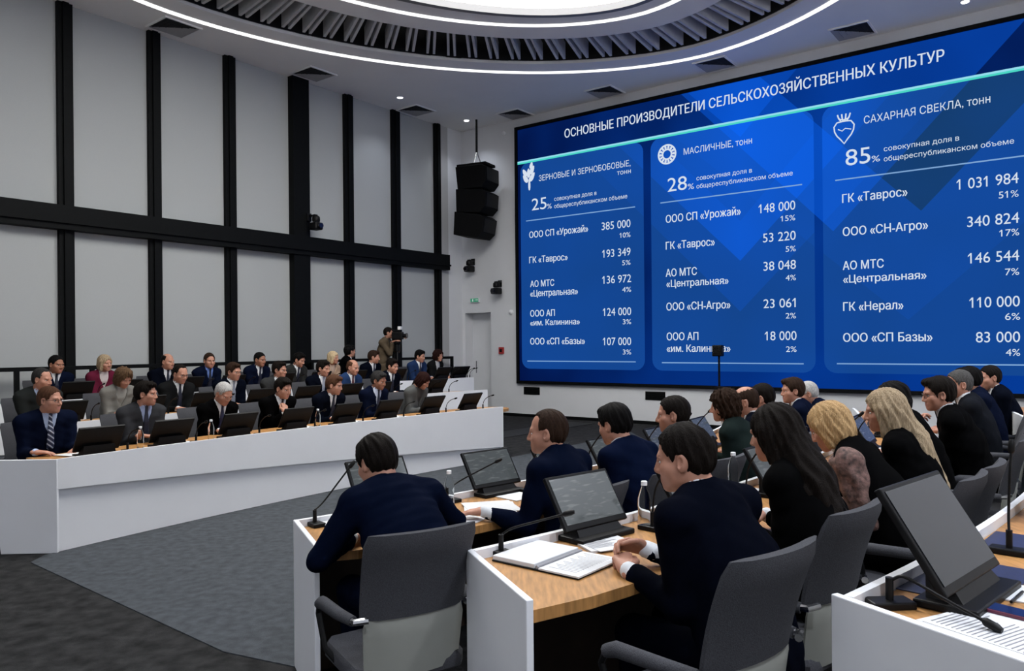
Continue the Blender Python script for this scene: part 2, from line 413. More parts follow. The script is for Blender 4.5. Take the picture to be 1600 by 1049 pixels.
def person(loc, rz, label, near=False, lean=10, curve=8, twist=0, head=(0, 0, 0), hair='short', hcol='dark', skin='mid', glasses=False, jacket=(.012, .014, .022),
           shirt=(.6, .62, .66), tie=(.012, .015, .03), hands=((-.06, .42, .80), (.07, .43, .80)), hdir=((.75, .6, -.1), (-.75, .6, -.1)), hnor=((0, 0, 1), (0, 0, 1)), curl=.35,
           fat=1.0, fem=False, kind='suit', seat=.46, shift=(0, 0), group=None, seed=None, stand=False, pole=None, sleeve=None, blouse=None, size=1.0):
    seed = rnd.randint(0, 999) if seed is None else seed
    h = .0085 if near else .0135; hh = .0045 if near else .0062
    th = math.radians(lean); tc = math.radians(lean + curve)
    pz = .94 if stand else seat + .115
    P0 = V(shift[0], shift[1], pz); u1 = V(0, math.sin(th), math.cos(th)); u2 = V(0, math.sin(tc), math.cos(tc))
    P1 = P0 + u1 * .27; P2 = P1 + u2 * .26
    tw = math.radians(twist); Rv = V(math.cos(tw), math.sin(tw), 0); Fv = unit(np.cross(u2, Rv)); 
    sw = (.155 if fem else .182) * (1 + (fat - 1) * .6)
    SL, SR = P2 - u2 * .065 - Rv * sw, P2 - u2 * .065 + Rv * sw
    HR = rot(head[0] + twist, head[1], head[2]); hs = (.97 if fem else 1.03) * size
    Hc = P2 + u2 * .066 + Fv * .03 + (HR @ V(0, .012, .075))
    arms = []
    for i, S in enumerate((SL, SR)):
        sg = -1 if i == 0 else 1; W = V(*hands[i]) - unit(V(*hdir[i])) * .09
        E, W = ik(S, W, .29, .26, Rv * sg * .75 + pole[i] if pole else V(0, -.45, -.75)); arms.append((S, E, W, unit(V(*hdir[i])), unit(V(*hnor[i]))))
    if stand: legs = [(P0 + V(sg * .09, 0, -.05), V(sg * .1, .02, .5), V(sg * .11, -.02, .09)) for sg in (-1, 1)]
    else: legs = [(P0 + V(sg * .09, .0, -.02), V(sg * .11, shift[1] * .3 + .43, seat + .07), V(sg * .10, shift[1] * .3 + .40, .09)) for sg in (-1, 1)]
    allp = np.array([P0, P1, P2, Hc] + [q for a in arms for q in a[:3]]); lo = allp.min(0) - .26; hi = allp.max(0) + .26
    # body: one skin surface from head to feet
    vb = Vol(np.minimum(lo, [-.3, -.3, 0]), np.maximum(hi, [.3, .65, .3]), .02)
    vb.cone(P0, P1, .11 * fat, .10 * fat, .04, flat=(V(0, 1, 0), .6)); vb.cone(P1, P2 - u2 * .09, .10 * fat, .11, .04, flat=(V(0, 1, 0), .5)); vb.cone(SL, SR, .036, .036, .02); vb.cone(P2 - u2 * .1, P2 + u2 * .02, .045, .045, .02)
    for S, E, W, d, n in arms: vb.cone(S, E, .036, .03, .02); vb.cone(E, W, .03, .02, .02)
    for a, b, c in legs: vb.cone(a, b, .07, .05, .03); vb.cone(b, c, .05, .035, .02)
    parts = [(*vb.mesh(), 0)]
    hk = (hh, round(fat, 1), seed % 4, fem)
    if hk not in HEADS: HEADS[hk] = head_mesh(hh, 1 + (fat - 1) * .6, seed % 4, fem)
    T = lambda p: (p * hs) @ HR.T + Hc
    for v, f, m in HEADS[hk]: parts.append((T(v), f, m))
    for i, (S, E, W, d, n) in enumerate(arms):
        parts.append((*hand_mesh(W, d, n, 1 if i == 0 else -1, .0042 if near else .006, curl), 0))
    bv, bf, bm = join_parts(parts)
    body = mesh_obj('person', bv, bf, None, smooth=True, mats=[cloth(SKIN[skin], 'skin'), M_LIP, M_EYE, M_IRIS], mi=bm)
    body.location = (loc[0], loc[1], loc[2]); body.rotation_euler = (0, 0, rz)
    tag(body, label, 'person', group)
    hv, hf = hair_mesh(hair, .0055 if near else .0075, seed % 5)
    if hair != 'none': mesh_obj('hair', T(hv), hf, cloth(HAIRCOL[hcol], 'hair'), body, True)
    # jacket
    v = Vol(lo, hi, h); fl = (Fv, .68); k = .04; c0 = P0 + V(0, 0, -.05)
    wy = fat
    v.cone(c0, P0 + u1 * .1, .178 * wy, .17 * wy, k, flat=(V(0, 1, 0), .74)); v.cone(P0 + u1 * .1, P1, .168 * wy, .172 * wy, k, flat=(Fv, .74))
    v.cone(P1, P2 - u2 * .12, .174 * wy, .178 * (1 if not fem else .9), k, flat=(Fv, .66))
    v.cone(SL + Rv * .02 + u2 * .004, SR - Rv * .02 + u2 * .004, .064, .064, .05)
    for S, sg in ((SL, -1), (SR, 1)):
        v.cone(S + u2 * .01 + Rv * sg * .012, P2 + u2 * .0 - Fv * .01 + Rv * sg * .03, .056, .058, .03)
    for S, E, W, d, n in arms:
        v.cone(S - u2 * .005, E, .067 * (.85 if fem else 1) * (1 + (fat - 1) * .5), .054, .035); v.cone(E, W - unit(W - E) * .048, .055, .042, .02)
    if not fem:
        for sg in (-1, 1): v.cone(P2 + u2 * .02 - Fv * .045, P2 + u2 * .008 + Rv * sg * .062 - Fv * .005, .02, .02, .015)
    top = P2 + u2 * .03
    zb = .24 if not fem else .30          # V opening of the lapels
    def vee(x, y, z):
        px, py, pz_ = x - top[0], y - top[1], z - top[2]
        a = px * Rv[0] + py * Rv[1]; f = px * Fv[0] + py * Fv[1] + pz_ * Fv[2]; u = px * u2[0] + py * u2[1] + pz_ * u2[2]
        return np.maximum(np.maximum(np.abs(a) - np.clip((u + zb) * .27, -.05, .062), -(f - .025)), -(u + zb))
    v.fn(vee, .004, op='s')
    for sg in (-1, 1):                    # lapels
        v.cone(top + Rv * sg * .066 + Fv * .045 - u2 * .05, top - u2 * (zb - .02) + Rv * sg * .018 + Fv * .128 * wy, .02, .012, .006, flat=(Fv, .5))
    v.cone(P2 + Fv * .012 - u2 * .01, P2 + u2 * .16 + Fv * .03, .058, .07, .008, op='s')
    v.ripple(.0045 if not fem else .003, 22, seed); v.ripple(.002, 48, seed + 3)
    jv, jf = v.mesh(); jk = mesh_obj('jacket', jv, jf, cloth(jacket, kind), body, True)
    if sleeve is not None:                # a sleeve of another cloth
        S, E, W, d, n = arms[0]; q = Vol(np.minimum(S, np.minimum(E, W)) - .12, np.maximum(S, np.maximum(E, W)) + .12, h)
        q.cone(S, E, .078, .066, .02); q.cone(E, W, .064, .044, .02); q.ripple(.006, 60, 4); mesh_obj('sleeve', *q.mesh(), sleeve, jk, True)
    # shirt: torso front, collar, cuffs
    v = Vol(np.minimum(lo, P0 - .3), hi, h * .9)
    FS = .8 if fem else 1
    v.cone(P0 + u1 * .08, P1, .15 * wy * FS, .158 * wy * FS, k, flat=(Fv, .72)); v.cone(P1, P2 - u2 * .1, .16 * wy * FS, .155 * FS, k, flat=(Fv, .66)); v.cone(SL + Rv * .05, SR - Rv * .05, .045 * FS, .045 * FS, .03)
    nb = P2 + Fv * .018; v.cone(P2 - u2 * .09 + Fv * .01, nb + u2 * .01, .10, .064, .03, flat=(Fv, .85))
    if not fem or blouse is None:
        v.cone(nb - u2 * .03, nb + u2 * .052 + Fv * .008, .068, .063, .01)
        v.cone(nb + u2 * .0 + Fv * .0, nb + u2 * .11 + Fv * .02, .0545, .06, .003, op='s')
        v.cone(nb + u2 * .045 + Fv * .085, nb + u2 * .012 + Fv * .085, .03, .008, .004, op='s') if tie is None else None
        for S, E, W, d, n in arms: w_ = unit(W - E); v.cone(W - w_ * .06, W - w_ * .012, .0345, .034, .002)
    sh = mesh_obj('shirt', *v.mesh(), cloth(shirt if blouse is None else blouse, 'shirt'), body, True)
    if tie is not None and not fem:
        v = Vol(lo, hi, .0055 if near else .008); b0 = nb + u2 * .024 + Fv * .062
        m1 = P1 + u2 * .13 + Fv * .118 * wy; m0 = P1 + Fv * .135 * wy
        v.cone(b0 + u2 * .008, b0 - u2 * .03 + Fv * .008, .019, .014, .004, flat=(Fv, .7)); v.cone(b0 - u2 * .03 + Fv * .006, m1 + Fv * .004, .016, .027, .004, flat=(Fv, .42)); v.cone(m1 + Fv * .004, m0 + Fv * .003, .027, .034, .004, flat=(Fv, .42))
        tv, tf = v.mesh()
        if len(tf): mesh_obj('tie', tv, tf, tie if isinstance(tie, bpy.types.Material) else cloth(tie, 'tie'), body, True)
    # trousers and shoes
    v = Vol((-.32 + shift[0], -.3 + min(0, shift[1]), .02), (.32 + shift[0], .62 + max(0, shift[1]), pz + .12), .017)
    v.cone(P0 - V(.06, 0, .02), P0 + V(.06, 0, -.02), .125 * fat, .125 * fat, .04, flat=(V(0, 0, 1), .85))
    for a, b, c in legs: v.cone(a, b, .092 * fat, .068, .03); v.cone(b, c + V(0, 0, -.02), .066, .056, .02)
    mesh_obj('trousers', *v.mesh(), cloth(jacket if kind == 'suit' else (.015, .015, .018), 'suit'), body, True)
    for a, b, c in legs:
        v = Vol(c - V(.09, .12, .12), c + V(.09, .24, .1), .011)
        v.cone(c + V(0, -.03, -.05), c + V(0, .16, -.062), .04, .036, .01); v.cone(c + V(0, -.01, -.03), c + V(0, 0, .02), .042, .04, .02); v.fn(lambda x, y, z: -(z - .003), 0, op='i')
        mesh_obj('shoe', *v.mesh(), M_SHOE, body, True)
    if glasses:
        mb = MB()
        for sg in (-1, 1):
            cx = sg * .034; pts = [(cx + .024 * math.cos(a) * (1 if abs(math.cos(a)) < .8 else .96), .101 - .006 * abs(math.cos(a) * sg + 1) * 0 - abs(cx + .024 * math.cos(a)) * .12, .004 + .017 * math.sin(a)) for a in np.linspace(0, 2 * math.pi, 15)]
            mb.tube(pts, .0017, 5); mb.tube([(sg * .058, .094, .01), (sg * .074, .06, .01), (sg * .08, -.005, .008), (sg * .079, -.02, -.006)], .0018, 5)
        mb.tube([(-.011, .102, .008), (0, .106, .011), (.011, .102, .008)], .0016, 5)
        g = MB(); g.f = mb.f; g.v = [tuple(T(np.array(p))) for p in mb.v]; g.build('glasses', M_GLASS_FRAME, body, True)
    return body
# ---------------------------------------------------------------- setting
M_CARPET = mat('dark_carpet', (.020, .020, .0205), .95, nscale=9, namt=.55, bump=.4, bscale=160, spec=.1)
M_CARPET2 = mat('grey_carpet', (.054, .060, .068), .95, nscale=14, namt=.22, bump=.4, bscale=160, spec=.1)
M_WALL = mat('wall_paint', (.66, .67, .70), .7, nscale=2, namt=.02, spec=.3)
M_WALLB = mat('wall_white', (.82, .82, .83), .8, nscale=2, namt=.02, spec=.2)
M_WALLG = mat('wall_cladding', (.42, .42, .43), .7, nscale=2, namt=.02, spec=.3)
M_CEIL = mat('ceiling_paint', (.82, .82, .82), .8, nscale=1.5, namt=.02, spec=.2)
M_BLACK = mat('black_void', (.004, .004, .005), .9)
M_FRAME = mat('black_powder_coat', (.003, .0035, .004), .6, nscale=20, namt=.2, spec=.1)
M_BLIND = mat('blind_fabric', (.39, .405, .41), .85, nscale=160, namt=.03, bump=.05, bscale=300, spec=.15)
M_SLAT = mat('baffle_grey', (.52, .52, .53), .6, nscale=10, namt=.05)
M_WHITE = mat('white_laminate', (.74, .75, .78), .42, nscale=3, namt=.015, spec=.4)
M_WOOD = mat('oak_veneer', (.37, .185, .062), .4, nscale=7, namt=.28, spec=.4, stretch=(9, 1.2, 1))
M_DARKWOOD = mat('dark_panel', (.03, .018, .012), .6, nscale=8, namt=.3)
M_BPLAST = mat('black_plastic', (.0045, .0045, .005), .45, nscale=40, namt=.2, spec=.18)
M_GLASSBLK = mat('glossy_black', (.006, .006, .008), .08, spec=.6)
M_CHROME = mat('chrome', (.62, .63, .65), .18, metal=1.0)
M_PAPER = mat('paper', (.60, .61, .63), .8, nscale=30, namt=.015)
M_INK = mat('print_ink', (.25, .25, .27), .8)
M_NAVY = mat('navy_leatherette', (.012, .018, .06), .45, nscale=80, namt=.2)

def perp(t):                                  # gentle bow of the left-hand benches
    c0 = min(max(t, -1.5), 8.5); return .18 * 4 * (c0 / 6.2) * (1 - c0 / 6.2) + .15 * c0 / 6.2
L0 = np.array([-3.79036, 6.39223])
def LP(t, off): return L0 + D1 * t + NA * (off + perp(t))
RC = np.array([-9.02, 13.8])
def RP(r, a): a = math.radians(a); return RC + r * np.array([math.cos(a), math.sin(a)])
def U(u, v): return D1 * u + D2 * v           # hall coordinates: along the side wall, along the screen wall
U0, U1, V0, V1 = -4.0, float(WP @ D1), float(CORNER @ D2), 2.7

floor = MB().prism([U(U0 - .3, V0 - .3), U(U0 - .3, V1 + .3), U(U1 + .3, V1 + .3), U(U1 + .3, V0 - .3)][::1], -.2, 0).build('floor', M_CARPET); struct(floor)
# lighter carpet of the arena
ar = [LP(t, .02) for t in np.linspace(-.1, 6.2, 14)] + [LP(6.2, .0) + D1 * k for k in (1.2, 2.4, 3.6)]
pA = at(922, 689, 0)
ar += [pA, pA + D1 * 1.5] + [RP(12.55, a) for a in np.linspace(-22, -51.0, 24)] + [at(350, 1020, 0), at(48, 880, 0)]
struct(MB().prism([tuple(p) for p in ar][::-1], 0.0, .006).build('floor_arena', M_CARPET2))
struct(MB().prism([LP(8.1, 1.84), LP(11.3, 1.84), LP(11.3, 2.5), LP(8.1, 2.5)], 0, .008).build('floor_strip', M_BLACK))
TZ = (0.0, .13, .26, .37)                      # tiers of the left side
for k, off in ((1, 1.68), (2, 3.42), (3, 4.85)):
    ts = np.linspace(-5.5, {1: 7.95, 2: 9.6, 3: 10.6}[k], 16)
    pts = [tuple(LP(t, off)) for t in ts] + [tuple(U(float(LP(t, 0) @ D1), V0 - .05)) for t in (ts[-1], ts[0])]
    struct(MB().prism(pts, 0.0, TZ[k]).build('floor_tier', M_CARPET))
for k, r in ((1, 13.84), (2, 15.24), (3, 16.7)):    # tiers of the right side, rising towards the camera
    aa = np.linspace(-75, -12, 40)
    pts = [tuple(RP(r, a)) for a in aa] + [tuple(RP(24, a)) for a in aa[::-1]]
    pts = [(p[0], p[1]) for p in pts]
    struct(MB().prism(pts, 0.0, .1 * k).build('floor_riser', M_CARPET))

def wall_box(name, u0, u1, v0, v1, z0, z1, m, parent=None):
    pts = [U(u0, v0), U(u0, v1), U(u1, v1), U(u1, v0)]
    return struct(MB().prism([tuple(p) for p in pts], z0, z1).build(name, m, parent))
ZR = 7.9
wall_box('wall_back', U0 - .3, U0, V0 - .3, V1 + .3, 0, ZR, M_WALLB)
wall_box('wall_right', U0, U1 + .3, V1, V1 + .3, 0, ZR, M_WALLB)
# screen wall with the door niche
def tv(x, y=520): return float((WP + D2 * on_plane(x, y, WP, D2)[0]) @ D2)
DV0, DV1 = tv(727), tv(767); DZ = on_plane(748, 489, WP, D2)[1]
mbw = MB()
for a, b, z0, z1 in ((V0, DV0, 0, ZR), (DV1, V1, 0, ZR), (DV0, DV1, DZ, ZR)):
    mbw.prism([tuple(U(U1, a)), tuple(U(U1, b)), tuple(U(U1 + .4, b)), tuple(U(U1 + .4, a))], z0, z1)
wall_front = struct(mbw.build('wall_front', M_WALL))
dr = struct(MB().prism([tuple(U(U1 + .3, DV0)), tuple(U(U1 + .3, DV1)), tuple(U(U1 + .36, DV1)), tuple(U(U1 + .36, DV0))], 0, DZ).build('door_1', M_WALL))
p = U(U1 + .28, DV0 + .12); MB().tube([(p[0], p[1], 1.0), (p[0], p[1], 1.3)], .012).build('door_handle', M_CHROME, dr)
struct(MB().prism([tuple(U(U1 - .02, DV1 + .0)), tuple(U(U1 - .02, V1)), tuple(U(U1, V1)), tuple(U(U1, DV1))], 0, .07).build('baseboard_front', M_FRAME))
struct(MB().prism([tuple(U(U1 - .02, V0)), tuple(U(U1 - .02, DV0)), tuple(U(U1, DV0)), tuple(U(U1, V0))], .13, .19).build('baseboard_left', M_FRAME))

# window wall on the left
def sL(s0, s1, d0, d1, z0, z1, name, m, parent=None, bevel=0):        # s along the wall from the corner, d out from the wall
    a = [CORNER + D1 * s0 + D2 * d0, CORNER + D1 * s1 + D2 * d0, CORNER + D1 * s1 + D2 * d1, CORNER + D1 * s0 + D2 * d1]
    return MB().prism([tuple(p) for p in a][::-1], z0, z1).build(name, m, parent, bevel=bevel)
SB = U0 - float(CORNER @ D1)
wall_left = struct(sL(SB, -.50, -.3, -.12, 0, ZR, 'wall_left', M_BLACK))
struct(sL(-.50, .3, -.3, 0, 0, ZR, 'wall_corner', M_WALL))
struct(sL(-.80, -.50, -.3, .0, 0, ZC + .2, 'trim_1', M_WALLG))
mull = [(-9.42, -9.20), (-8.00, -7.79), (-6.58, -6.36), (-5.15, -4.76), (-3.77, -3.54), (-2.39, -2.15), (-.98, -.79)]
mull = [(-9.42 - 1.42 * k, -9.20 - 1.42 * k) for k in range(8, 0, -1)] + mull
for i, (a, b) in enumerate(mull): 
    wide = b - a > .3
    o = struct(sL(a, b, -.12, .12 if wide else .04, 0, ZC + .1, 'trim_2', M_FRAME)); o.name = 'trim_%d' % (i + 2)
    if not wide: m_ = (a + b) / 2; struct(sL(m_ - .045, m_ + .045, .04, .075, 0, ZC + .1, 'mullion_cap', M_FRAME, o))
bm_ = struct(sL(SB, -.62, -.1, .16, 3.53, 3.90, 'trim_20', M_FRAME)); struct(sL(SB, -.62, .16, .2, 3.62, 3.66, 'beam_lip', M_FRAME, bm_))
struct(sL(SB, -.8, -.12, .03, .2, .55, 'baseboard_1', M_FRAME))
ORD = ['rightmost column by the corner', 'second column from the corner', 'third column from the corner', 'fourth column, right of the wide post', 'fifth column, left of the wide post', 'sixth column from the corner', 'leftmost column at the photo edge']
cols = list(reversed([(mull[i][1], mull[i + 1][0]) for i in range(len(mull) - 1)]))[:9]
for i, (a, b) in enumerate(cols):
    for nm, z0, z1 in (('upper', 3.90, ZC + .05), ('lower', .5, 3.53)):
        o = sL(a, b, -.05, -.04, z0, z1, 'roller_blind', M_BLIND)
        sL(a, b, -.06, -.03, z0, z0 + .03, 'bottom_bar', M_FRAME if nm == 'lower' else M_BLIND, o)
        k = i if i < 4 else i
        lb = ORD[i - 0] if i < 6 else ('leftmost column at the photo edge' if i == 6 else 'far column outside the picture')
        tag(o, f'{nm} grey roller blind, {lb}', 'blind', f'{nm} roller blinds of the window wall')
# railing in front of the window wall
rail = empty('railing', (*(CORNER + D1 * -5 + D2 * .25), TZ[3])); tag(rail, 'black metal railing running along the foot of the window wall', 'railing')
def into(o, parent): o.parent = parent; o.matrix_parent_inverse = Matrix.Translation(parent.location).inverted(); return o
into(sL(SB + 4, -.66, .22, .28, 1.375, 1.435, 'top_rail', M_FRAME), rail)
for s in [-.69, -1.7, -2.75, -3.8, -4.85, -5.9, -6.95, -8.0, -9.05, -10.1, -11.15]: into(sL(s - .03, s + .03, .22, .28, TZ[3] if s < -.8 else TZ[3], 1.375, 'post', M_FRAME), rail)

# ceiling with the oval recess
RU, RV = 6.4, -5.8
def oval(a, b, k, e=1.8):
    c_, s_ = math.cos(k), math.sin(k)
    q = (abs(c_) ** e / a ** e + abs(s_) ** e / b ** e) ** (-1 / e)
    return U(RU + q * c_, RV + q * s_)
NR = 128
ks = [2 * math.pi * i / NR for i in range(NR)]
def rect_ray(k):
    c_, s_ = math.cos(k), math.sin(k); t = 1e9
    if abs(c_) > 1e-9: t = min(t, ((U1 + .3 - RU) if c_ > 0 else (U0 - .3 - RU)) / c_)
    if abs(s_) > 1e-9: t = min(t, ((V1 + .3 - RV) if s_ > 0 else (V0 - .3 - RV)) / s_)
    return t
cor = [math.atan2(v - RV, u - RU) % (2 * math.pi) for u in (U0 - .3, U1 + .3) for v in (V0 - .3, V1 + .3)]
kc = sorted(set(ks + cor))
mb = MB(); n = len(kc); q = []
for z in (ZC, ZC + .06):
    for k in kc: p_ = oval(6.67, 5.49, k); q.append((p_[0], p_[1], z))
    for k in kc: t = rect_ray(k); p_ = U(RU + t * math.cos(k), RV + t * math.sin(k)); q.append((p_[0], p_[1], z))
f = []
for i in range(n):
    j = (i + 1) % n
    f += [(i, j, n + j, n + i), (2 * n + i, 3 * n + i, 3 * n + j, 2 * n + j), (i, 2 * n + i, 2 * n + j, j), (n + i, n + j, 3 * n + j, 3 * n + i)]
ceiling = struct(mb.add(q, f).build('ceiling', M_CEIL))
struct(MB().prism([tuple(U(U0 - .3, V0 - .3)), tuple(U(U0 - .3, V1 + .3)), tuple(U(U1 + .3, V1 + .3)), tuple(U(U1 + .3, V0 - .3))], ZR, ZR + .1).build('ceiling_slab', M_BLACK))
def ring(a0, b0, a1, b1, z0, z1, name, m, parent=None, smooth=False):
    mb = MB(); q = []
    for a, b, z in ((a0, b0, z0), (a1, b1, z0), (a1, b1, z1), (a0, b0, z1)):
        for k in ks: p_ = oval(a, b, k); q.append((p_[0], p_[1], z))
    f = []
    for i in range(NR):
        j = (i + 1) % NR
        for r in range(4): r2 = (r + 1) % 4; f.append((r * NR + i, r * NR + j, r2 * NR + j, r2 * NR + i))
    return mb.add(q, f).build(name, m, parent)
E_DISC = emit('luminous_panel', (1.0, .99, .95), DISC_E); E_LED = emit('light_line', (1.0, .99, .98), LED_E)
fx = empty('ceiling_light', (0, 0, 0)); tag(fx, 'huge oval ceiling light with glowing centre, light lines and radial grey baffles', 'ceiling light')
mb = MB(); q = [tuple(oval(4.44, 3.17, k)) + (ZC + .1,) for k in ks] + [tuple(oval(4.44, 3.17, k)) + (ZC + .14,) for k in ks]
mb.add(q, [tuple(range(NR)), tuple(range(NR, 2 * NR))] + [(i, (i + 1) % NR, NR + (i + 1) % NR, NR + i) for i in range(NR)]).build('diffuser', E_DISC, fx)
ring(4.44, 3.17, 5.44, 4.18, ZC, ZC + .3, 'inner_ring', M_CEIL, fx)
ring(4.40, 3.13, 4.50, 3.23, ZC - .012, ZC + .12, 'diffuser_trim', mat('grey_trim', (.16, .16, .17), .5), fx)
ring(4.76, 3.62, 4.85, 3.71, ZC - .012, ZC + .002, 'light_line', E_LED, fx)
ring(7.11, 5.89, 7.21, 5.99, ZC - .012, ZC + .002, 'light_line', E_LED, fx)
ring(6.67, 5.49, 6.72, 5.54, ZC + .05, ZR, 'recess_side', M_BLACK, fx)
mb = MB(); NB = 92
for i in range(NB):
    for dk in (-.0105, .0105):
        k = 2 * math.pi * (i + .5) / NB + dk
        a, b = oval(5.46, 4.20, k), oval(6.52, 5.34, k + .0); t = unit(b - a); s = np.array([-t[1], t[0]]) * .022
        mb.prism([tuple(a - s), tuple(b - s), tuple(b + s), tuple(a + s)], ZC + .03, ZC + .34)
o = mb.build('baffle', M_SLAT, fx); o['kind'] = 'stuff'
# downlights; those washing the back and right walls are added, unseen fill
E_SPOT = emit('lamp_face', (1, .98, .95), 14)
DLP = [at(625, 152, ZC), at(729, 188, ZC), at(1508, 2, ZC), U(-3.1, -9), U(-3.1, -5.5), U(-3.1, -2), U(-3.1, .8), U(.5, 1.9), U(4, 1.9), U(7.5, 1.9), U(11, 1.9)]
DLL = ['small round downlight in the ceiling above the window wall', 'small round downlight in the ceiling beside the speaker pole', 'small round downlight in the ceiling above the screen', 'added unseen fill lamp washing the back wall at its far left', 'added unseen fill lamp washing the back wall left of its middle', 'added unseen fill lamp washing the back wall right of its middle', 'added unseen fill lamp washing the back wall near the right corner', 'added unseen fill lamp washing the right wall beside the photographer', 'added unseen fill lamp washing the right wall past the photographer', 'added unseen fill lamp washing the right wall at its middle', 'added unseen fill lamp washing the right wall near the screen']
for i, p_ in enumerate(DLP):
    o = MB().lathe([(.075, -.012), (.075, .0)], (0, 0, 0), 20).build('downlight', M_WHITE); o.location = (p_[0], p_[1], ZC)
    MB().lathe([(.055, -.016), (.055, -.011)], (0, 0, 0), 20).build('lamp_face', E_SPOT, o)
    tag(o, DLL[i], 'downlight', 'downlights')
    ld = bpy.data.lights.new('downlight_beam', 'SPOT'); ld.energy = SPOT_W if i < 3 else SPOT_W * (8 if i < 7 else 19); ld.spot_size = math.radians(110); ld.spot_blend = .8; ld.shadow_soft_size = .06; ld.color = (.86, .91, 1.0)  # added wall lamps get far more energy, to brighten surfaces facing the camera
    lo = link(bpy.data.objects.new('downlight_beam', ld), o); lo.location = (0, 0, -.03)
# ceiling diffusers
M_VENT = mat('vent_grey', (.30, .30, .31), .5)
rzw = math.atan2(D1[1], D1[0])
VL = ['nearest the left edge of the photo', 'above the wide window post', 'in the corner over the windows', 'beside the speaker pole', 'over the left end of the screen title', 'over the middle of the screen title', 'over the right end of the screen title']
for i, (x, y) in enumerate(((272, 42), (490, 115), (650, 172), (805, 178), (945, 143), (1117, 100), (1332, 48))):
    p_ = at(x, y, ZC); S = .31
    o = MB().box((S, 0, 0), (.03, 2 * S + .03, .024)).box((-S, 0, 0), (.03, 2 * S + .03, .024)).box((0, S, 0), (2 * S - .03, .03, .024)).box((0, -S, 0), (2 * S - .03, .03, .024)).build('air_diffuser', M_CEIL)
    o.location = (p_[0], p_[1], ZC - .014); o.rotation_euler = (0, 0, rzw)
    for nm, m_, q4 in (('closed_louvre', M_VENT, ((1, -1), (1, 1))), ('closed_louvre', M_VENT, ((1, 1), (-1, 1))), ('open_louvre', M_BLACK, ((-1, 1), (-1, -1))), ('open_louvre', M_BLACK, ((-1, -1), (1, -1)))):  # near half coloured black to stand in for shade, far half grey
        g = MB(); (ax, ay), (bx, by) = q4; e = S - .016
        if nm[0] == 'c':
            for lo_, hi_ in ((.05, .33), (.36, .64), (.67, .98)):
                v = [(ax * e * hi_, ay * e * hi_), (bx * e * hi_, by * e * hi_), (bx * e * lo_, by * e * lo_), (ax * e * lo_, ay * e * lo_)]; g.add([(*p2, -.010) for p2 in v[:2]] + [(*p2, -.002) for p2 in v[2:]] + [(*p2, -.004) for p2 in v[:2]] + [(*p2, .004) for p2 in v[2:]], [(0, 1, 2, 3), (4, 7, 6, 5), (0, 4, 5, 1), (1, 5, 6, 2), (2, 6, 7, 3), (3, 7, 4, 0)])
        else:
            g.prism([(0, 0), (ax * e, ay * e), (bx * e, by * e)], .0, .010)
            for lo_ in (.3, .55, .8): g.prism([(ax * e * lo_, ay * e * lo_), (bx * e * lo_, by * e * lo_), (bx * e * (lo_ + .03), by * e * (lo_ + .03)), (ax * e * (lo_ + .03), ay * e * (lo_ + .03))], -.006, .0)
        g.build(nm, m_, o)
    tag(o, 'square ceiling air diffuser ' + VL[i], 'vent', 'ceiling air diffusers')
# ---------------------------------------------------------------- the big screen
scr = empty('led_screen', (0, 0, 0)); tag(scr, 'huge blue wall screen showing three columns of crop figures', 'screen')
T0 = on_plane(812, 400, WP, D2)[0]; SO = WP + D2 * T0
SZ0, SZ1 = .853, 6.77; SW = 12.3
scr.location = (SO[0], SO[1], 0); scr.rotation_euler = (0, 0, math.atan2(D2[1], D2[0]))
